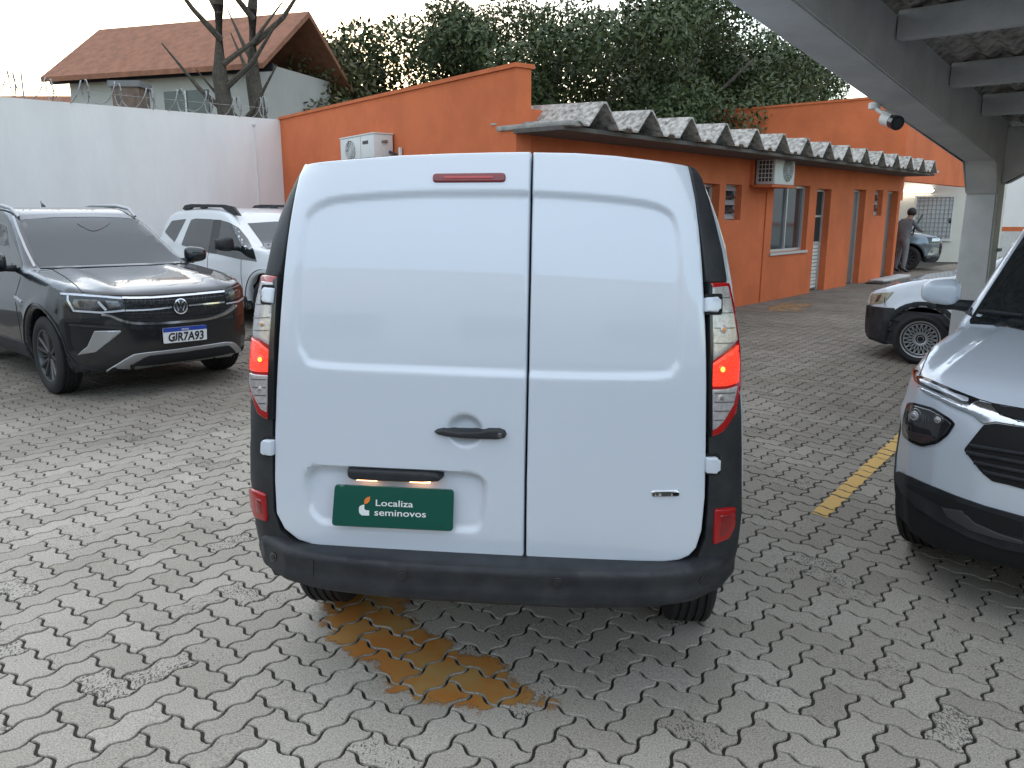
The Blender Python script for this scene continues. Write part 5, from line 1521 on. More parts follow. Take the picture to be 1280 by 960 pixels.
# ------------------------------------------------------------------ graphite SUV, left
HB = Vector((.737, -.676, 0)).normalized()
suv = thing("parked_suv", "dark graphite SUV with chrome grille parked nose out at the left edge", "car", (-3.80, 8.12, 0), heading=HB)
SW = [(0, .37, .44), (-2.72, .37, .44)]
suv_side = spline([(.50, .27), (.80, .30), (.885, .44), (.895, .62), (.885, .80), (.845, .93), (.74, 1.00), (.35, 1.065), (-.15, 1.115), (-.60, 1.15), (-1.2, 1.17), (-2.4, 1.20), (-3.2, 1.20), (-3.55, 1.12), (-3.62, .85), (-3.60, .55), (-3.45, .36), (-2.2, .28), (-.8, .28)], 3)
suv_cab = spline([(-.42, 1.07), (-.75, 1.30), (-1.15, 1.56), (-1.42, 1.685), (-1.75, 1.745), (-2.3, 1.755), (-2.9, 1.72), (-3.25, 1.60), (-3.52, 1.2), (-3.45, 1.0), (-1.5, .98), (-.5, .98)], 3)
suv_plan = [(.905, 0), (.895, .25), (.865, .45), (.80, .64), (.68, .79), (.50, .875), (.2, .915), (-.5, .925), (-2.9, .925), (-3.3, .87), (-3.52, .72), (-3.62, .4), (-3.63, 0)]
def suv_extra(x, ay, z):
    hood = sst((x + .65) / .3) * sst((.95 - x) / .3) * sst((z - .95) / .1)
    return .018 * hood * np.exp(-((ay - .50 - .05 * x) / .09) ** 2) + .010 * np.exp(-((z - .86) / .06) ** 2) * sst((ay - .7) / .2) * (x < .4)
fn = car_sdf(suv_side, suv_cab, suv_plan, [(.2, .93), (.45, .985), (.75, 1.0), (.92, .985), (1.06, .93), (1.2, .875)], [(.9, .85), (1.1, .83), (1.74, .62)], SW, extra=suv_extra)
sb, ss = car_body(suv, fn, (-3.75, -1.02, .2), (1.02, 1.02, 1.85), .033, M_GREYP, SW, .36)
Z2 = lambda pts: [(x / 3.691, 240 + y / 3.691) for x, y in pts]
four_wheels(suv, 0, -2.72, .80, .37, .225, .255, 'split5', M_ALLOYD)
# glass
cpatch("windshield", suv, ss, spline(Z2([(93, 133), (250, 121), (430, 119), (560, 123), (640, 131), (700, 176), (780, 243), (862, 318), (700, 326), (500, 333), (330, 340), (182, 344), (150, 270), (118, 195)]), 2), M_GLASSL, off=.004, step=9)
cpatch("windshield_band", suv, ss, Z2([(182, 346), (330, 342), (500, 335), (700, 328), (862, 320), (868, 327), (700, 337), (500, 344), (330, 350), (186, 353)]), M_BLK, off=.006, step=9)
rm = cpatch("mirror_mount", suv, ss, spline(Z2([(360, 140), (500, 138), (480, 165), (430, 182), (385, 165)]), 3), M_BLK, off=.008, step=6)
cpatch("side_window", suv, ss, Z2([(0, 136), (28, 150), (60, 215), (95, 300), (105, 338), (60, 330), (0, 318)]), M_GLASS, off=.004, step=6)
cpatch("pillar_trim", suv, ss, band(Z2([(62, 112), (90, 190), (125, 275), (160, 345)]), 3.0), M_SILVER, off=.006, step=6)
cpatch("roof_edge", suv, ss, Z2([(88, 108), (260, 100), (440, 97), (600, 103), (640, 118), (640, 126), (560, 119), (430, 115), (250, 117), (94, 129)]), M_GREYP, off=.003, step=8)
spatch("window_band", suv, ss, -1, [(-.98, 1.17), (-1.42, 1.55), (-2.0, 1.62), (-2.9, 1.56), (-3.2, 1.25), (-2.0, 1.22)], M_GLASS, off=.004, step=.12, r=.04)
for sg in (1, -1):
    tube("roof_rail", [(-1.30, sg * .60, 1.65), (-1.48, sg * .61, 1.735), (-1.8, sg * .61, 1.768), (-2.6, sg * .61, 1.772), (-3.05, sg * .60, 1.72), (-3.12, sg * .60, 1.65)], [.014, .02, .022, .022, .02, .014], M_SILVER, suv, n=8)
bm = bmesh.new(); bm_cyl(bm, (-2.75, .12, 1.74), (-2.86, .12, 1.83), .03, .006, 10); from_bm("antenna", bm, M_BLK, suv, smooth=True)
# bonnet shut line and creases
cpatch("bonnet_gap", suv, ss, band(Z2([(232, 352), (300, 392), (350, 430), (378, 462), (420, 474), (560, 478), (700, 476), (900, 463), (1030, 450)]), .9), M_DARK, off=.002, depth=.004, step=4)
cpatch("bonnet_gap", suv, ss, band(Z2([(880, 328), (960, 350), (1040, 382), (1088, 410), (1085, 425), (1040, 446)]), .8), M_DARK, off=.002, depth=.004, step=4)
# front
cpatch("lower_front_panel", suv, ss, Z2([(300, 596), (420, 600), (530, 612), (600, 634), (750, 625), (950, 603), (1080, 575), (1140, 560), (1146, 640), (1136, 720), (1118, 742), (1060, 752), (840, 786), (600, 822), (480, 836), (380, 812), (330, 760), (312, 690)]), M_BLK, off=.006, depth=.02, step=6)
cpatch("front_skirt", suv, ss, Z2([(262, 742), (318, 744), (345, 780), (400, 806), (500, 828), (640, 812), (900, 774), (1100, 745), (1130, 752), (1110, 790), (900, 820), (640, 846), (440, 842), (330, 828), (275, 800)]), M_BLKPL, off=.012, depth=.03, step=6)
gr = cpatch("grille", suv, ss, Z2([(560, 484), (700, 488), (900, 475), (1034, 458), (1060, 520), (1040, 548), (960, 575), (830, 592), (700, 598), (600, 592), (545, 575), (520, 562), (585, 548)]), M_DARK, off=.005, depth=.02, step=5)
def pathpatch(nm, t, sk, pts, w, m, off, parent=None, step=5):
    return cpatch(nm, t, sk, band(pts, w), m, off=off, depth=.015, step=step, parent=parent)
# honeycomb bars
for k in range(5):
    y0 = 500 + k * 19
    pathpatch("grille_bar", suv, ss, Z2([(575 - 8 * k, y0 + 4), (700, y0 + 3), (900, y0 - 8), (1030, y0 - 22)]), .8, M_BLK, .008, gr)
for k in range(22):
    xx = 590 + k * 20
    if abs(xx - 829) < 42: continue
    yy = 494 - (xx - 570) * .052 if xx > 700 else 492
    pathpatch("grille_bar", suv, ss, Z2([(xx, yy), (xx + (8 if k % 2 else -8), yy + 42), (xx, yy + 84)]), .7, M_BLK, .008, gr, 4)
pathpatch("chrome_strip", suv, ss, spline(Z2([(562, 490), (700, 489), (900, 473), (1032, 459)]), 3, False), 2.3, M_CHROME, .014, gr)
pathpatch("chrome_strip", suv, ss, spline(Z2([(578, 547), (690, 543), (790, 532)]), 3, False), 1.9, M_CHROME, .014, gr)
pathpatch("chrome_strip", suv, ss, spline(Z2([(868, 524), (950, 516), (1032, 508)]), 3, False), 1.9, M_CHROME, .014, gr)
pathpatch("chrome_strip", suv, ss, spline(Z2([(470, 566), (510, 572), (560, 592), (620, 605), (720, 606), (850, 597), (960, 585), (1030, 563), (1070, 538), (1086, 520)]), 3, False), [1.2] + [3.0] * 26 + [1.4], M_CHROME, .014, gr) if False else pathpatch("chrome_strip", suv, ss, spline(Z2([(470, 566), (510, 572), (560, 592), (620, 605), (720, 606), (850, 597), (960, 585), (1030, 563), (1070, 538), (1086, 520)]), 3, False), 2.8, M_CHROME, .014, gr)
# round badge with V over W
cx, cy, rr = 224.6, 383.2, 9.4
circ = lambda r_, n=26: [(cx + r_ * .93 * math.cos(a), cy + r_ * math.sin(a)) for a in np.linspace(0, 2 * math.pi, n, endpoint=False)]
bdg = cpatch("badge", suv, ss, circ(rr), M_BLK, off=.020, depth=.025, step=4)

for h0 in (0, 19): cpatch("badge_ring", suv, ss, band(circ(rr * .93, 38)[h0:h0 + 19] + [circ(rr * .93, 38)[(h0 + 19) % 38]], 1.3), M_CHROME, off=.024, depth=.008, step=2.5, parent=bdg)
e_ = lambda X, Y: (cx + X * rr * .93, cy + Y * rr)
for seg in ([e_(-.36, -.72), e_(0, -.12), e_(.36, -.72)], [e_(-.66, -.45), e_(-.30, .58), e_(0, .02), e_(.30, .58), e_(.66, -.45)]):
    cpatch("badge_letter", suv, ss, band(seg, 1.55), M_CHROME, off=.024, depth=.008, step=2.5, parent=bdg)
# headlamps
for pl_, inn in ((Z2([(276, 463), (330, 465), (420, 472), (520, 480), (562, 486), (574, 510), (580, 545), (520, 556), (470, 564), (400, 562), (325, 555), (302, 520)]),
                  [([(345, 495), (450, 497), (470, 530), (430, 548), (350, 540), (338, 515)], M_LAMPIN), ([(480, 500), (545, 505), (560, 530), (505, 540)], M_LAMPIN)]),
                 (Z2([(1034, 452), (1075, 440), (1108, 426), (1118, 455), (1122, 492), (1090, 512), (1045, 520), (1038, 490)]), [([(1050, 465), (1100, 448), (1106, 480), (1060, 500)], M_LAMPIN)])):
    h = cpatch("headlamp", suv, ss, rnd(pl_, 1.5), M_BLK, off=.010, depth=.02, step=5, roll=1, rollh=.003)
    for q, m in inn: cpatch("projector", suv, ss, rnd(Z2(q), 1.5), m, off=.014, depth=.008, step=4, parent=h, roll=1, rollh=.003)
    if pl_[0][0] < 200:
        cpatch("daylight_strip", suv, ss, band(Z2([(285, 470), (420, 480), (560, 492)]), 2.2), M_DRL, off=.0145, depth=.006, step=4, parent=h)
        cpatch("daylight_strip", suv, ss, band(Z2([(318, 478), (318, 500), (345, 548), (470, 556), (575, 546)]), 2.4), M_DRL, off=.0145, depth=.006, step=4, parent=h)
        cpatch("daylight_strip", suv, ss, band(Z2([(455, 505), (490, 545)]), 3.0), M_DRL, off=.0145, depth=.006, step=4, parent=h)
    else:
        cpatch("daylight_strip", suv, ss, band(Z2([(1040, 515), (1095, 505), (1118, 488)]), 1.8), M_DRL, off=.0145, depth=.006, step=4, parent=h)
# air curtain pieces, skid plate
cpatch("air_intake", suv, ss, rnd(Z2([(330, 618), (400, 624), (540, 632), (552, 640), (440, 742), (365, 748), (335, 700)]), 1.5), M_DARK, off=.012, depth=.01, step=5)
cpatch("intake_blade", suv, ss, rnd(Z2([(438, 640), (556, 638), (560, 645), (445, 738), (360, 752), (405, 712)]), 1.2), M_SILVER, off=.018, depth=.02, step=5, roll=1, rollh=.004)
cpatch("intake_frame", suv, ss, band(Z2([(325, 612), (400, 618), (480, 622), (558, 630)]), 2.6), M_BLKPL, off=.016, depth=.012, step=5)
cpatch("skid_plate", suv, ss, spline(Z2([(478, 832), (540, 792), (600, 756), (640, 743), (800, 724), (960, 702), (1050, 690), (1085, 700), (1112, 736), (1100, 748), (900, 775), (640, 812), (540, 828)]), 3), M_SILVER, off=.018, depth=.025, step=5, roll=1, rollh=.005)
cpatch("lower_intake", suv, ss, rnd(Z2([(604, 796), (660, 764), (690, 752), (850, 735), (1000, 712), (1050, 706), (1082, 734), (900, 762), (720, 786)]), 2), M_DARK, off=.027, depth=.012, step=2.2)
# number plate
pq = Z2([(752, 630), (953, 612), (955, 680), (757, 700)])
pc = ss.hit(ss.cam, *[sum(p[k] for p in pq) / 4 for k in (0, 1)])
def pln(u, v, o_=0.0):
    o, d = ss.cam(u, v); x0 = pc[0].x + .035 + o_
    t_ = (x0 - o.x) / d.x
    return o + d * t_
npl = patch("number_plate", suv, None, rnd(pq, 1.2), mat("plate_white", (.70, .70, .70), .4), surf=lambda u, v: (pln(u, v), Vector((1, 0, 0))), off=0, depth=.012, step=8)
wd_ = [pq[0], pq[1], tuple(Vector(pq[1]).lerp(Vector(pq[2]), .27)), tuple(Vector(pq[0]).lerp(Vector(pq[3]), .27))]
patch("plate_band", suv, None, wd_, M_BLUE, surf=lambda u, v: (pln(u, v, .002), Vector((1, 0, 0))), off=0, depth=.002, step=8, parent=npl)
def plate_text(nm, body, a, b, hgt, m, bold, pf, parent):
    cu = bpy.data.curves.new("tmp", 'FONT'); cu.body = body; cu.size = 1
    ob = bpy.data.objects.new("tmp", cu); COL.objects.link(ob); bpy.context.view_layer.update(); wdt = ob.dimensions.x; bpy.data.objects.remove(ob)
    a, b = Vector(a), Vector(b); sx = (b - a).length / wdt; ux = (b - a).normalized()
    return text_mesh(nm, body, 1.0, m, lambda x, y, h: pf(a.x + ux.x * x * sx + .03 * y * hgt, a.y + ux.y * x * sx - y * hgt), parent, bold=bold)
plate_text("plate_number", "GJR7A93", Z2([(776, 690)])[0], Z2([(936, 676)])[0], 14.5, M_TEXTK, .03, lambda u, v: pln(u, v, .003), npl)
plate_text("plate_country", "BRASIL", Z2([(838, 637)])[0], Z2([(872, 634)])[0], 3.0, M_TEXTW, .01, lambda u, v: pln(u, v, .004), npl)
# flanks
for sg in (-1, 1):
    for wx in (0, -2.72): spatch("arch_trim", suv, ss, sg, arch_poly(wx, .37, .435, .50), M_BLKPL, off=.010, depth=.03, step=.07)
    spatch("sill_trim", suv, ss, sg, [(-.45, .27), (-2.27, .27), (-2.27, .42), (-.47, .44)], M_BLKPL, off=.012, depth=.03, step=.1)
    for x0 in (-1.72, -.62): spatch("door_gap", suv, ss, sg, [(x0, .44), (x0 + .008, .44), (x0 + .02, 1.14), (x0 + .012, 1.14)], M_DARK, off=.002, depth=.004, step=.08)
    side_mirror(suv, sg, -.80, 1.20, .86, M_GREYP)
spatch("fender_badge", suv, ss, -1, [(-.42, .86), (-.62, .90), (-.64, .88), (-.43, .84)], M_CHROME, off=.006, depth=.01, step=.05)

# ------------------------------------------------------------------ white SUV with roof rails, behind
wsu = thing("parked_suv", "white SUV with black roof rails and black mirror against the white wall", "car", (-2.95, 12.15, 0), heading=HB)
WW = [(0, .38, .45), (-2.70, .38, .45)]
ws_side = spline([(.45, .30), (.76, .34), (.85, .50), (.86, .75), (.83, .98), (.70, 1.08), (.3, 1.14), (-.1, 1.18), (-.5, 1.21), (-1.2, 1.22), (-2.4, 1.25), (-3.2, 1.27), (-3.48, 1.15), (-3.52, .85), (-3.50, .55), (-3.35, .38), (-2.2, .30), (-.8, .30)], 3)
ws_cab = spline([(-.38, 1.12), (-.75, 1.38), (-1.08, 1.60), (-1.30, 1.70), (-1.7, 1.755), (-2.3, 1.765), (-2.9, 1.73), (-3.25, 1.64), (-3.42, 1.3), (-3.40, 1.1), (-1.5, 1.05), (-.5, 1.05)], 3)
fn = car_sdf(ws_side, ws_cab, [(a * .97, b * .98) for a, b in suv_plan], [(.2, .93), (.45, .985), (.8, 1.0), (1.0, .98), (1.15, .93), (1.3, .90)], [(.9, .87), (1.2, .84), (1.75, .66)], WW)
wb, ws = car_body(wsu, fn, (-3.65, -1.02, .2), (1.0, 1.02, 1.86), .04, M_DUSTER, WW, .40)
Z1 = lambda pts: [(x / 3.556, 110 + y / 3.556) for x, y in pts]
four_wheels(wsu, 0, -2.70, .78, .38, .22, .24, 'split5', M_ALLOYD)
for nm, q in (("quarter_window", [(733, 640), (765, 590), (828, 582), (776, 686)]), ("rear_window", [(806, 698), (828, 640), (850, 586), (872, 580), (952, 584), (925, 732)]), ("front_window", [(962, 738), (985, 588), (1020, 598), (1062, 622), (1100, 668), (1128, 720), (1142, 772), (1060, 760)])):
    w_ = cpatch(nm, wsu, ws, rnd(Z1(q), 1.5), M_GLASS, off=.004, step=4)
cpatch("pillar_trim", wsu, ws, Z1([(926, 732), (953, 585), (985, 587), (962, 738)]), M_BLK, off=.005, step=4)
cpatch("windshield", wsu, ws, Z1([(1100, 602), (1225, 594), (1330, 600), (1330, 760), (1190, 728), (1150, 670)]), M_GLASSL, off=.004, step=4)
for sg in (-1, 1):
    bm = bmesh.new()
    bm_prism(bm, [(-.98, 1.63), (-1.16, 1.765), (-1.45, 1.80), (-2.5, 1.815), (-2.72, 1.80), (-2.82, 1.74), (-2.76, 1.72), (-2.55, 1.735), (-2.50, 1.765), (-2.2, 1.768), (-2.18, 1.74), (-2.06, 1.74), (-2.02, 1.77), (-1.5, 1.765), (-1.42, 1.72), (-1.14, 1.64)], lambda x, z: (x, sg * .60, z + .012), (0, sg * .055, 0))
    bmesh.ops.bevel(bm, geom=list(bm.edges), offset=.008, segments=2, affect='EDGES')
    from_bm("roof_rail", bm, M_BLKPL, wsu, smooth=True, sharp=40)
    for wx in (0, -2.70): spatch("arch_trim", wsu, ws, sg, arch_poly(wx, .38, .445, .52), M_BLKPL, off=.012, depth=.03, step=.08)
    spatch("sill_trim", wsu, ws, sg, [(-.45, .28), (-2.25, .28), (-2.25, .46), (-.48, .48)], M_BLKPL, off=.012, depth=.03, step=.1)
    for x0 in (-1.62, -.60): spatch("door_gap", wsu, ws, sg, [(x0, .48), (x0 + .012, .48), (x0 + .012, 1.2), (x0, 1.2)], M_DARK, off=.002, depth=.004, step=.08)
    side_mirror(wsu, sg, -.74, 1.22, .86, M_BLKPL, 1.15)
cpatch("wing_vent", wsu, ws, rnd(Z1([(1150, 828), (1176, 822), (1172, 885), (1130, 895), (1124, 878), (1140, 862)]), 1), M_BLKPL, off=.012, depth=.02, step=3)
sl = cpatch("side_lamp", wsu, ws, rnd(Z2([(1128, 498), (1166, 510), (1168, 548), (1140, 545)]), 1), M_BLKPL, off=.010, depth=.02, step=3)
cpatch("lamp_glass", wsu, ws, rnd(Z2([(1136, 508), (1160, 516), (1160, 538), (1144, 536)]), 1), M_LAMPIN, off=.013, depth=.01, step=3, parent=sl)
fpatch("front_lamp", wsu, ws, [(-.85, .92), (-.50, .95), (-.48, 1.05), (-.82, 1.07)], M_LAMPIN, off=.01)
fpatch("front_lamp", wsu, ws, [(.85, .92), (.50, .95), (.48, 1.05), (.82, 1.07)], M_LAMPIN, off=.01)
fpatch("grille", wsu, ws, [(-.47, .86), (.47, .86), (.45, 1.03), (-.45, 1.03)], M_BLK, off=.008)
# ------------------------------------------------------------------ white SUV in the right foreground
HT = Vector((-.682, -.731, 0)).normalized()
trk = thing("parked_suv", "white SUV nose on in the right foreground, cut by the frame edge", "car", (2.76, 3.42, 0), heading=HT)
TW = [(0, .36, .43), (-2.57, .36, .43)]
tr_side = spline([(.45, .26), (.76, .27), (.84, .40), (.875, .58), (.875, .74), (.84, .87), (.78, .94), (.62, 1.00), (.3, 1.06), (-.1, 1.115), (-.50, 1.155), (-1.1, 1.18), (-2.3, 1.22), (-3.1, 1.22), (-3.35, 1.12), (-3.42, .85), (-3.40, .55), (-3.25, .36), (-2.2, .28), (-.8, .28)], 3)
tr_cab = spline([(-.20, 1.09), (-.51, 1.37), (-.88, 1.65), (-1.18, 1.775), (-1.6, 1.815), (-2.2, 1.82), (-2.8, 1.77), (-3.1, 1.62), (-3.32, 1.2), (-3.25, 1.0), (-1.5, .98), (-.45, .98)], 3)
tr_plan = [(.885, 0), (.875, .22), (.84, .42), (.765, .60), (.64, .74), (.46, .835), (.2, .875), (-.5, .885), (-2.7, .885), (-3.1, .84), (-3.32, .7), (-3.42, .4), (-3.43, 0)]
def tr_extra(x, ay, z):
    hood = sst((x + .6) / .3) * sst((.92 - x) / .25) * sst((z - .93) / .1)
    return .022 * hood * sst((.66 + .06 * x - ay) / .07) + .012 * np.exp(-((z - .80) / .05) ** 2) * sst((ay - .6) / .2) * (x < .6)
fn = car_sdf(tr_side, tr_cab, tr_plan, [(.2, .93), (.45, .985), (.75, 1.0), (.92, .985), (1.06, .935), (1.2, .885)], [(.9, .84), (1.1, .83), (1.80, .665)], TW, extra=tr_extra)
tb, ts_ = car_body(trk, fn, (-3.55, -.98, .2), (1.0, .98, 1.92), .028, M_WHITE, TW, .45)
Z3 = lambda pts: [(1110 + x / 5.335, 380 + y / 5.335) for x, y in pts]
Z4 = lambda pts: [(1100 + x / 5.333, 540 + y / 5.333) for x, y in pts]
Z5 = lambda pts: [(1160 + x / 6, 280 + y / 6) for x, y in pts]
four_wheels(trk, 0, -2.57, .765, .36, .215, .23, 'split5', M_ALLOY)
fpatch("windshield", trk, ts_, [(-.765, 1.135), (-.3, 1.15), (.3, 1.15), (.765, 1.135), (.635, 1.725), (.3, 1.75), (-.3, 1.75), (-.635, 1.725)], M_GLASS, off=.004, step=.05, r=.02)
cpatch("cowl", trk, ts_, Z5([(318, 690), (400, 706), (560, 750), (720, 782), (1100, 862), (1100, 890), (720, 800), (560, 766), (400, 722), (330, 704)]), M_BLK, off=.008, step=6)
wpr = tube("wiper", [ts_.hit(ts_.cam, *p)[0] + ts_.hit(ts_.cam, *p)[1] * .03 for p in Z5([(385, 682), (480, 690), (600, 708), (715, 722)])], .011, M_BLKPL, trk, n=6)
spatch("window_band", trk, ts_, -1, [(-.92, 1.20), (-1.36, 1.56), (-2.0, 1.63), (-2.8, 1.55), (-3.0, 1.27), (-2.0, 1.24)], M_GLASS, off=.004, step=.12, r=.04)
cpatch("pillar_foot", trk, ts_, rnd(Z5([(272, 660), (300, 612), (326, 616), (328, 688), (305, 684)]), 1), M_BLKPL, off=.010, step=3)
side_mirror(trk, -1, -.52, 1.245, .845, M_WHITE, .80); side_mirror(trk, 1, -.62, 1.17, .84, M_WHITE, 1.12)
cpatch("bonnet_gap", trk, ts_, band(Z3([(285, 300), (240, 400), (212, 478), (300, 512), (450, 578), (605, 636), (700, 664), (907, 700)]), .9), M_DARK, off=.002, depth=.004, step=4)
# lamps
dl = cpatch("strip_lamp", trk, ts_, rnd(Z3([(203, 482), (300, 514), (450, 580), (600, 640), (612, 652), (545, 672), (480, 662), (400, 625), (300, 578), (218, 542), (192, 512)]), 1.2), M_BLK, off=.008, depth=.02, step=5)
cpatch("strip_lens", trk, ts_, rnd(Z3([(214, 500), (300, 532), (450, 600), (542, 634), (538, 656), (500, 655), (400, 606), (300, 562), (228, 528)]), 1.2), M_DRL, off=.012, depth=.01, step=4, parent=dl, roll=1, rollh=.003)
cpatch("marker_lamp", trk, ts_, rnd(Z3([(178, 430), (190, 478), (206, 530), (192, 520), (176, 470)]), 1), mat("amber_red_marker", (.25, .05, .02), .2, coat=1), off=.010, depth=.015, step=4, parent=dl)
cpatch("chrome_wing", trk, ts_, Z3([(192, 542), (300, 588), (450, 660), (530, 684), (600, 652), (690, 672), (750, 742), (907, 792), (1300, 830), (1700, 850), (1700, 890), (1300, 868), (907, 822), (720, 790), (640, 802), (560, 742), (400, 672), (250, 592)]), M_CHROME, off=.010, depth=.02, step=5, roll=1.2, rollh=.005)
cpatch("upper_grille", trk, ts_, Z3([(690, 674), (760, 692), (907, 716), (1300, 760), (1700, 775), (1700, 840), (1300, 818), (907, 782), (800, 758), (742, 732)]), M_DARK, off=.012, depth=.02, step=6)
hl = cpatch("headlamp", trk, ts_, rnd(Z3([(98, 830), (112, 740), (135, 662), (170, 655), (300, 690), (420, 765), (452, 800), (400, 880), (330, 932), (230, 952), (150, 918), (108, 885)]), 3.5), M_BLK, off=.006, depth=.02, step=5)
cpatch("lamp_lens", trk, ts_, rnd(Z3([(116, 825), (130, 735), (148, 682), (180, 676), (295, 708), (405, 772), (432, 800), (388, 866), (322, 912), (232, 930), (160, 900), (124, 870)]), 3), mat("smoked_lamp_lens", (.03, .03, .032), .06, coat=1), off=.009, depth=.01, step=5, parent=hl, roll=1.2, rollh=.003)
for c_, r_ in (((190, 745), (46, 52)), ((345, 772), (34, 36))):
    for q, m in ((1.0, M_LAMPIN), (.62, M_CLEAR), (.36, M_CHROME)):
        cpatch("projector", trk, ts_, Z3([(c_[0] + r_[0] * q * math.cos(a), c_[1] + r_[1] * q * math.sin(a)) for a in np.linspace(0, 6.283, 19)[:-1]]), m, off=.011 + (1 - q) * .008, depth=.006, step=3, parent=hl, roll=1, rollh=.003)
for k in range(3): cpatch("reflector_rib", trk, ts_, Z3([(245 + 18 * k, 735 + 8 * k), (255 + 18 * k, 738 + 8 * k), (255 + 18 * k, 800), (245 + 18 * k, 798)]), M_LAMPIN, off=.0115, depth=.004, step=3, parent=hl)
cpatch("lamp_lower", trk, ts_, rnd(Z3([(135, 845), (300, 880), (318, 905), (230, 920), (165, 890)]), 1.5), mat("lamp_bezel", (.06, .04, .04), .3), off=.0115, depth=.004, step=4, parent=hl)
mg = cpatch("grille", trk, ts_, rnd([Z3([(640, 806)])[0], Z3([(720, 797)])[0], Z3([(907, 825)])[0], (1400, 545), (1560, 556), (1590, 600), (1560, 660), (1400, 640), Z4([(960, 380)])[0], Z4([(860, 352)])[0], Z4([(750, 328)])[0], Z4([(680, 270)])[0], Z4([(562, 118)])[0]], 3), M_DARK, off=.004, depth=.02, step=7)
for (a, b) in (((600, 88), (960, 145)), ((580, 135), (960, 205)), ((630, 200), (960, 265)), ((690, 262), (960, 320))):
    A_, B_ = Z4([a, b]); ex = (1560, B_[1] + (B_[1] - A_[1]) * .8)
    cpatch("grille_slat", trk, ts_, band([A_, B_, ex], 5.0), M_BLKPL, off=.012, depth=.02, step=6, parent=mg, roll=1.5, rollh=.006)
cpatch("lower_bumper", trk, ts_, [*Z4([(112, 272), (132, 262), (220, 302), (300, 338), (500, 420), (700, 490), (960, 562)]), (1400, 675), (1560, 690), (1560, 800), (1400, 760), *Z4([(960, 800), (800, 770), (600, 700), (400, 600), (250, 500), (150, 400), (112, 330)])], M_BLKPL, off=.008, depth=.02, step=7)
cpatch("lower_intake", trk, ts_, rnd(Z4([(185, 340), (400, 420), (560, 475), (760, 540), (960, 600), (960, 700), (800, 660), (640, 600), (560, 560), (400, 480), (200, 375)]), 2), M_DARK, off=.011, depth=.01, step=6)
cpatch("skid_blade", trk, ts_, rnd(Z4([(420, 500), (560, 520), (640, 600), (800, 672), (960, 720), (960, 745), (780, 705), (600, 650), (460, 570)]), 2), M_GRILLE, off=.013, depth=.02, step=6, roll=1.2, rollh=.004)
for sg in (-1, 1):
    for wx in (0, -2.57): spatch("arch_trim", trk, ts_, sg, arch_poly(wx, .36, .425, .485), M_BLKPL, off=.008, depth=.03, step=.07)
    spatch("sill_trim", trk, ts_, sg, [(-.45, .27), (-2.12, .27), (-2.12, .42), (-.47, .44)], M_BLKPL, off=.010, depth=.03, step=.1)
    for x0 in (-1.62, -.56): spatch("door_gap", trk, ts_, sg, [(x0, .44), (x0 + .008, .44), (x0 + .02, 1.14), (x0 + .012, 1.14)], M_DARK, off=.002, depth=.004, step=.08)

# ------------------------------------------------------------------ white hatchback with mesh wheels, mid right
HM = Vector((-.82, .57, 0)).normalized()
mleft = Vector((-HM.y, HM.x, 0))
mw = gnd(1147, 455.5)
mid = thing("parked_hatchback", "white car with black bumper and mesh wheels beyond the carport post", "car", tuple(mw - mleft * .80), heading=HM)
MWH = [(0, .29, .36), (-2.40, .29, .36)]
md_side = spline([(.45, .20), (.64, .24), (.70, .36), (.705, .52), (.69, .66), (.64, .75), (.50, .82), (.2, .92), (-.15, .99), (-.42, 1.03), (-1.0, 1.06), (-2.2, 1.08), (-2.9, 1.08), (-3.1, .9), (-3.1, .5), (-2.9, .3), (-2.0, .22), (-.8, .22)], 3)
md_cab = spline([(-.30, .97), (-.62, 1.18), (-.95, 1.37), (-1.2, 1.455), (-1.6, 1.49), (-2.2, 1.48), (-2.7, 1.40), (-3.05, 1.05), (-2.9, .9), (-1.5, .88), (-.5, .9)], 3)
md_plan = [(.715, 0), (.70, .25), (.66, .44), (.57, .62), (.42, .74), (.2, .80), (-.4, .82), (-2.4, .82), (-2.9, .76), (-3.08, .5), (-3.1, 0)]
fn = car_sdf(md_side, md_cab, md_plan, [(.2, .94), (.45, 1.0), (.62, 1.0), (.8, .975), (.95, .92), (1.1, .88)], [(.85, .80), (1.0, .78), (1.48, .58)], MWH, flare=.016)
mb, ms = car_body(mid, fn, (-3.2, -.92, .14), (.82, .92, 1.56), .03, M_WHITE, MWH, .28)
four_wheels(mid, 0, -2.40, .745, .29, .19, .212, 'mesh', mat("pale_mesh_wheel", (.46, .47, .48), .4, metal=.5))
ZM = lambda pts: [(1000 + x / 4.571, 260 + y / 4.571) for x, y in pts]
spatch("bumper_side", mid, ms, 1, [(.24, .18), (.70, .18), (.80, .5), (.76, .60), (.5, .615), (.30, .62)], M_BLKPL, off=.012, depth=.03, step=.022)
fpatch("bumper_face", mid, ms, [(-.80, .20), (.80, .20), (.80, .60), (-.80, .60)], M_BLKPL, off=.012, depth=.03, step=.03)
hm = cpatch("headlamp", mid, ms, rnd(ZM([(338, 552), (352, 512), (375, 496), (450, 486), (536, 478), (502, 520), (470, 545), (370, 557)]), 1.5), M_LAMPY, off=.009, depth=.02, step=4, roll=1, rollh=.003)
for q in ([(352, 545), (368, 505), (385, 502), (372, 548)], [(430, 538), (450, 498), (470, 495), (452, 535)]): cpatch("lamp_bezel", mid, ms, ZM(q), M_LAMPIN, off=.012, depth=.01, step=3, parent=hm)
cpatch("bumper_slot", mid, ms, rnd(ZM([(324, 655), (345, 660), (352, 690), (330, 690)]), .8), M_DARK, off=.014, depth=.01, step=3)
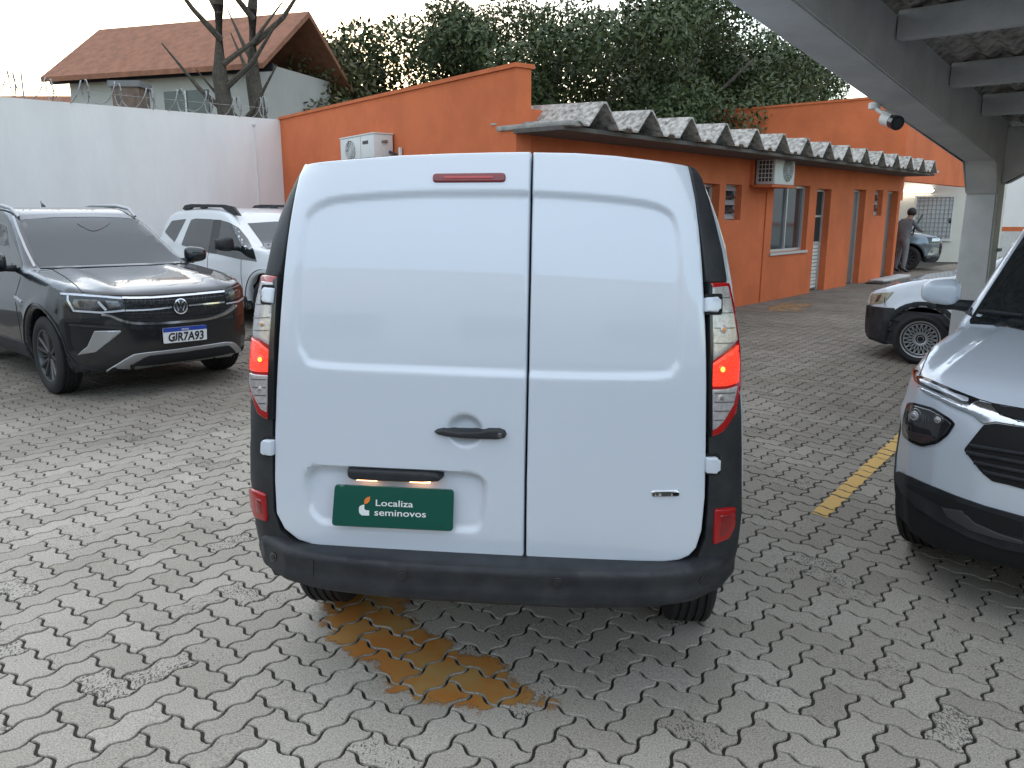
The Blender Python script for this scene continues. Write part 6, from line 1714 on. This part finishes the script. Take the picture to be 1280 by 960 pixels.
for sg in (1, -1):
    for wx in (0, -2.40): spatch("arch_trim", mid, ms, sg, arch_poly(wx, .29, .354, .425, n=40), M_BLKPL, off=.016, depth=.04, step=.024)
    spatch("sill_trim", mid, ms, sg, [(-.40, .20), (-2.0, .20), (-2.0, .34), (-.42, .36)], M_BLKPL, off=.01, depth=.03, step=.1)
    spatch("door_gap", mid, ms, sg, [(-.52, .36), (-.512, .36), (-.50, 1.0), (-.508, 1.0)], M_DARK, off=.002, depth=.004, step=.06)
    spatch("side_window", mid, ms, sg, [(-.68, 1.06), (-1.05, 1.33), (-1.7, 1.40), (-1.72, 1.08)], M_GLASS, off=.004, step=.07, r=.03)
    side_mirror(mid, sg, -.60, 1.06, .78, M_BLKPL, .9)
fpatch("windshield", mid, ms, [(-.66, 1.06), (.66, 1.06), (.54, 1.40), (-.54, 1.40)], M_GLASS, off=.004, step=.06, r=.03)
patch("cowl", mid, ms, [(-.28, -.70), (-.36, -.70), (-.40, 0), (-.36, .70), (-.28, .70), (-.30, 0)], M_BLK, ray=ms.top, off=.010, depth=.02, step=.06)
patch("bonnet_gap", mid, ms, band([(-.26, .70), (.10, .70), (.40, .62), (.56, .48)], .010), M_DARK, ray=ms.top, off=.002, depth=.004, step=.05)

# ------------------------------------------------------------------ silver SUV at the far end
HG = Vector((.88, -.47, 0)).normalized()
far = thing("parked_suv", "silver grey SUV by the cream wall with a raised wiper", "car", (12.05, 24.6, 0), heading=HG)
fn = car_sdf(tr_side, tr_cab, tr_plan, [(.2, .93), (.45, .985), (.75, 1.0), (.92, .985), (1.06, .935), (1.2, .885)], [(.9, .83), (1.1, .81), (1.74, .60)], TW, extra=tr_extra)
gb, gs = car_body(far, fn, (-3.55, -.98, .2), (1.0, .98, 1.86), .05, M_SILVP, TW, .40)
four_wheels(far, 0, -2.57, .765, .36, .215, .23, 'plain', M_ALLOYD)
fpatch("windshield", far, gs, [(-.66, 1.18), (.66, 1.18), (.54, 1.64), (-.54, 1.64)], M_GLASS, off=.006, step=.1, r=.04)
for sg in (-1, 1):
    q = [(-.80 , .80), (-.50, .84), (-.36, .90), (-.42, .96), (-.80, .98)]
    h_ = fpatch("headlamp", far, gs, q if sg < 0 else mirror_y(q), M_BLK, off=.008, step=.08)
    q = [(-.76, .86), (-.56, .87), (-.46, .90), (-.50, .94), (-.74, .95)]
    fpatch("lamp_lens", far, gs, q if sg < 0 else mirror_y(q), M_DRL, off=.012, depth=.01, step=.08, parent=h_)
    q = [(-.80, .46), (-.56, .50), (-.48, .66), (-.74, .70)]
    fpatch("fog_surround", far, gs, q if sg < 0 else mirror_y(q), M_SILVER, off=.008, step=.08)
    spatch("side_window", far, gs, sg, [(-.92, 1.20), (-1.36, 1.56), (-2.0, 1.63), (-2.8, 1.55), (-3.0, 1.27)], M_GLASS, off=.005, step=.15, r=.04)
    side_mirror(far, sg, -.62, 1.17, .84, M_SILVP)
gg = fpatch("grille", far, gs, [(-.52, .64), (-.36, .44), (.36, .44), (.52, .64), (.42, .80), (-.42, .80)], M_DARK, off=.010, step=.08, r=.02)
for z in (.52, .62, .72): fpatch("grille_slat", far, gs, [(-.44, z), (.44, z), (.44, z + .025), (-.44, z + .025)], M_BLKPL, off=.016, step=.08, parent=gg)
fpatch("chrome_bar", far, gs, [(-.44, .805), (.44, .805), (.44, .84), (-.44, .84)], M_CHROME, off=.014, step=.08)
fpatch("badge", far, gs, [(-.10, .64), (-.03, .64), (-.03, .66), (.03, .66), (.03, .64), (.10, .64), (.10, .69), (.03, .69), (.03, .71), (-.03, .71), (-.03, .69), (-.10, .69)], M_CHROME, off=.022, step=.05, parent=gg)
fpatch("lower_bumper", far, gs, [(-.84, .28), (.84, .28), (.80, .42), (-.80, .42)], M_BLKPL, off=.012, step=.08)
GI = MW(far).inverted()
w0_, w1_ = GI @ (CAM + pray(1138, 292) * 24.2), GI @ (CAM + pray(1153, 268.5) * 24.2)
tube("wiper", [w0_ - Vector((0, 0, .25)), w0_, w0_.lerp(w1_, .55)], [.022, .02, .018], M_BLKPL, far, n=6)
tube("wiper_blade", [w0_.lerp(w1_, .25) + Vector((.03, 0, 0)), w1_], .024, M_BLKPL, far, n=6)

# ================================================================== PERSON
def person_mesh():
    J = {  # joint: (position, radius)   facing +y, standing and leaning over
        'pel': ((0, 0, .98), .150), 'bel': ((0, .03, 1.12), .150), 'che': ((0, .10, 1.34), .165), 'nek': ((0, .19, 1.52), .065), 'hea': ((0, .27, 1.60), .088), 'top': ((0, .30, 1.70), .085), 'crn': ((0, .30, 1.76), .05),
        'hl': ((-.10, 0, .92), .115), 'kl': ((-.13, .06, .52), .080), 'al': ((-.15, -.02, .12), .055), 'fl': ((-.16, .10, .05), .045), 'tl': ((-.17, .20, .035), .035),
        'hr': ((.10, 0, .92), .115), 'kr': ((.14, -.02, .52), .080), 'ar': ((.17, -.10, .12), .055), 'fr': ((.19, .02, .05), .045), 'tr': ((.20, .12, .035), .035),
        'sl': ((-.20, .10, 1.42), .075), 'el': ((-.28, .20, 1.16), .055), 'wl': ((-.16, .42, 1.10), .038),
        'sr': ((.20, .10, 1.42), .075), 'er': ((.30, .26, 1.20), .055), 'wr': ((.22, .50, 1.18), .038)}
    E_ = [('pel', 'bel'), ('bel', 'che'), ('che', 'nek'), ('nek', 'hea'), ('hea', 'top'), ('top', 'crn'), ('pel', 'hl'), ('hl', 'kl'), ('kl', 'al'), ('al', 'fl'), ('fl', 'tl'), ('pel', 'hr'), ('hr', 'kr'), ('kr', 'ar'), ('ar', 'fr'), ('fr', 'tr'), ('che', 'sl'), ('sl', 'el'), ('el', 'wl'), ('che', 'sr'), ('sr', 'er'), ('er', 'wr')]
    for s, w, sg in (('l', 'wl', 1), ('r', 'wr', -1)):
        p = Vector(J[w][0]); d = Vector((.05 * sg, .09, -.02))
        J['h' + s + 'p'] = (tuple(p + d * .7), .036); E_.append((w, 'h' + s + 'p'))
        for k in range(4):
            b = p + d * 1.2 + Vector((0, -.01, .03 - .02 * k)); c = b + d * (.55 - .06 * abs(k - 1)) + Vector((0, 0, -.02))
            J['f%s%d' % (s, k)] = (tuple(b), .011); J['g%s%d' % (s, k)] = (tuple(c), .009)
            E_ += [('h' + s + 'p', 'f%s%d' % (s, k)), ('f%s%d' % (s, k), 'g%s%d' % (s, k))]
        J['t' + s + 'h'] = (tuple(p + d * .6 + Vector((.045 * sg, 0, .035))), .012); E_.append(('h' + s + 'p', 't' + s + 'h'))
    keys = list(J); ix = {k: i for i, k in enumerate(keys)}
    me = bpy.data.meshes.new("body"); me.from_pydata([J[k][0] for k in keys], [(ix[a], ix[b]) for a, b in E_], [])
    o = link(bpy.data.objects.new("body", me))
    md = o.modifiers.new("skin", 'SKIN'); sd = o.modifiers.new("sub", 'SUBSURF'); sd.levels = sd.render_levels = 1
    for i, k in enumerate(keys):
        sv_ = me.skin_vertices[0].data[i]; sv_.radius = (J[k][1], J[k][1]); sv_.use_root = (k == 'pel')
    dg = bpy.context.evaluated_depsgraph_get()
    me2 = bpy.data.meshes.new_from_object(o.evaluated_get(dg)); bpy.data.objects.remove(o); me2.name = "body"
    return me2
ps = thing("person", "person in grey work clothes standing at the silver car by the orange corner", "person", (11.16, 23.2, 0), rot=(0, 0, R(-62)))
pm = person_mesh(); pm.materials.clear()
M_SHIRT = mat("grey_work_shirt", (.13, .135, .145), .85, noise=(8, .25)); M_TROU = mat("grey_trousers", (.17, .175, .19), .85, noise=(8, .25)); M_SKIN = mat("skin", (.22, .12, .08), .6); M_SHOE = mat("black_shoes", (.015, .015, .017), .6)
for m in (M_SHIRT, M_TROU, M_SKIN, M_SHOE): pm.materials.append(m)
for p in pm.polygons:
    c = p.center; p.use_smooth = True
    p.material_index = 3 if c.z < .10 else 1 if c.z < 1.0 else 2 if (c.z > 1.50 or (c.y > .36 and c.z < 1.3)) else 0
link(bpy.data.objects.new("body", pm), ps)
bm = bmesh.new(); bmesh.ops.create_uvsphere(bm, u_segments=16, v_segments=10, radius=.128, matrix=Matrix.Translation((0, .275, 1.70)))
for v in bm.verts:
    if v.co.y > .36 and v.co.z < 1.72: v.co.y = .36
    if v.co.z < 1.58: v.co.z = 1.58
from_bm("hair", bm, mat("black_hair", (.012, .011, .010), .6, bump=(60, .6, .01)), ps, smooth=True)
bm = bmesh.new(); bm_tube(bm, [(-.13, .06, 1.50), (-.19, .22, 1.28), (-.10, .28, 1.10)], .022, 6); bm_tube(bm, [(.13, .06, 1.50), (.20, .20, 1.30), (.10, .28, 1.10)], .022, 6)
from_bm("apron_strap", bm, M_SHOE, ps, smooth=True)
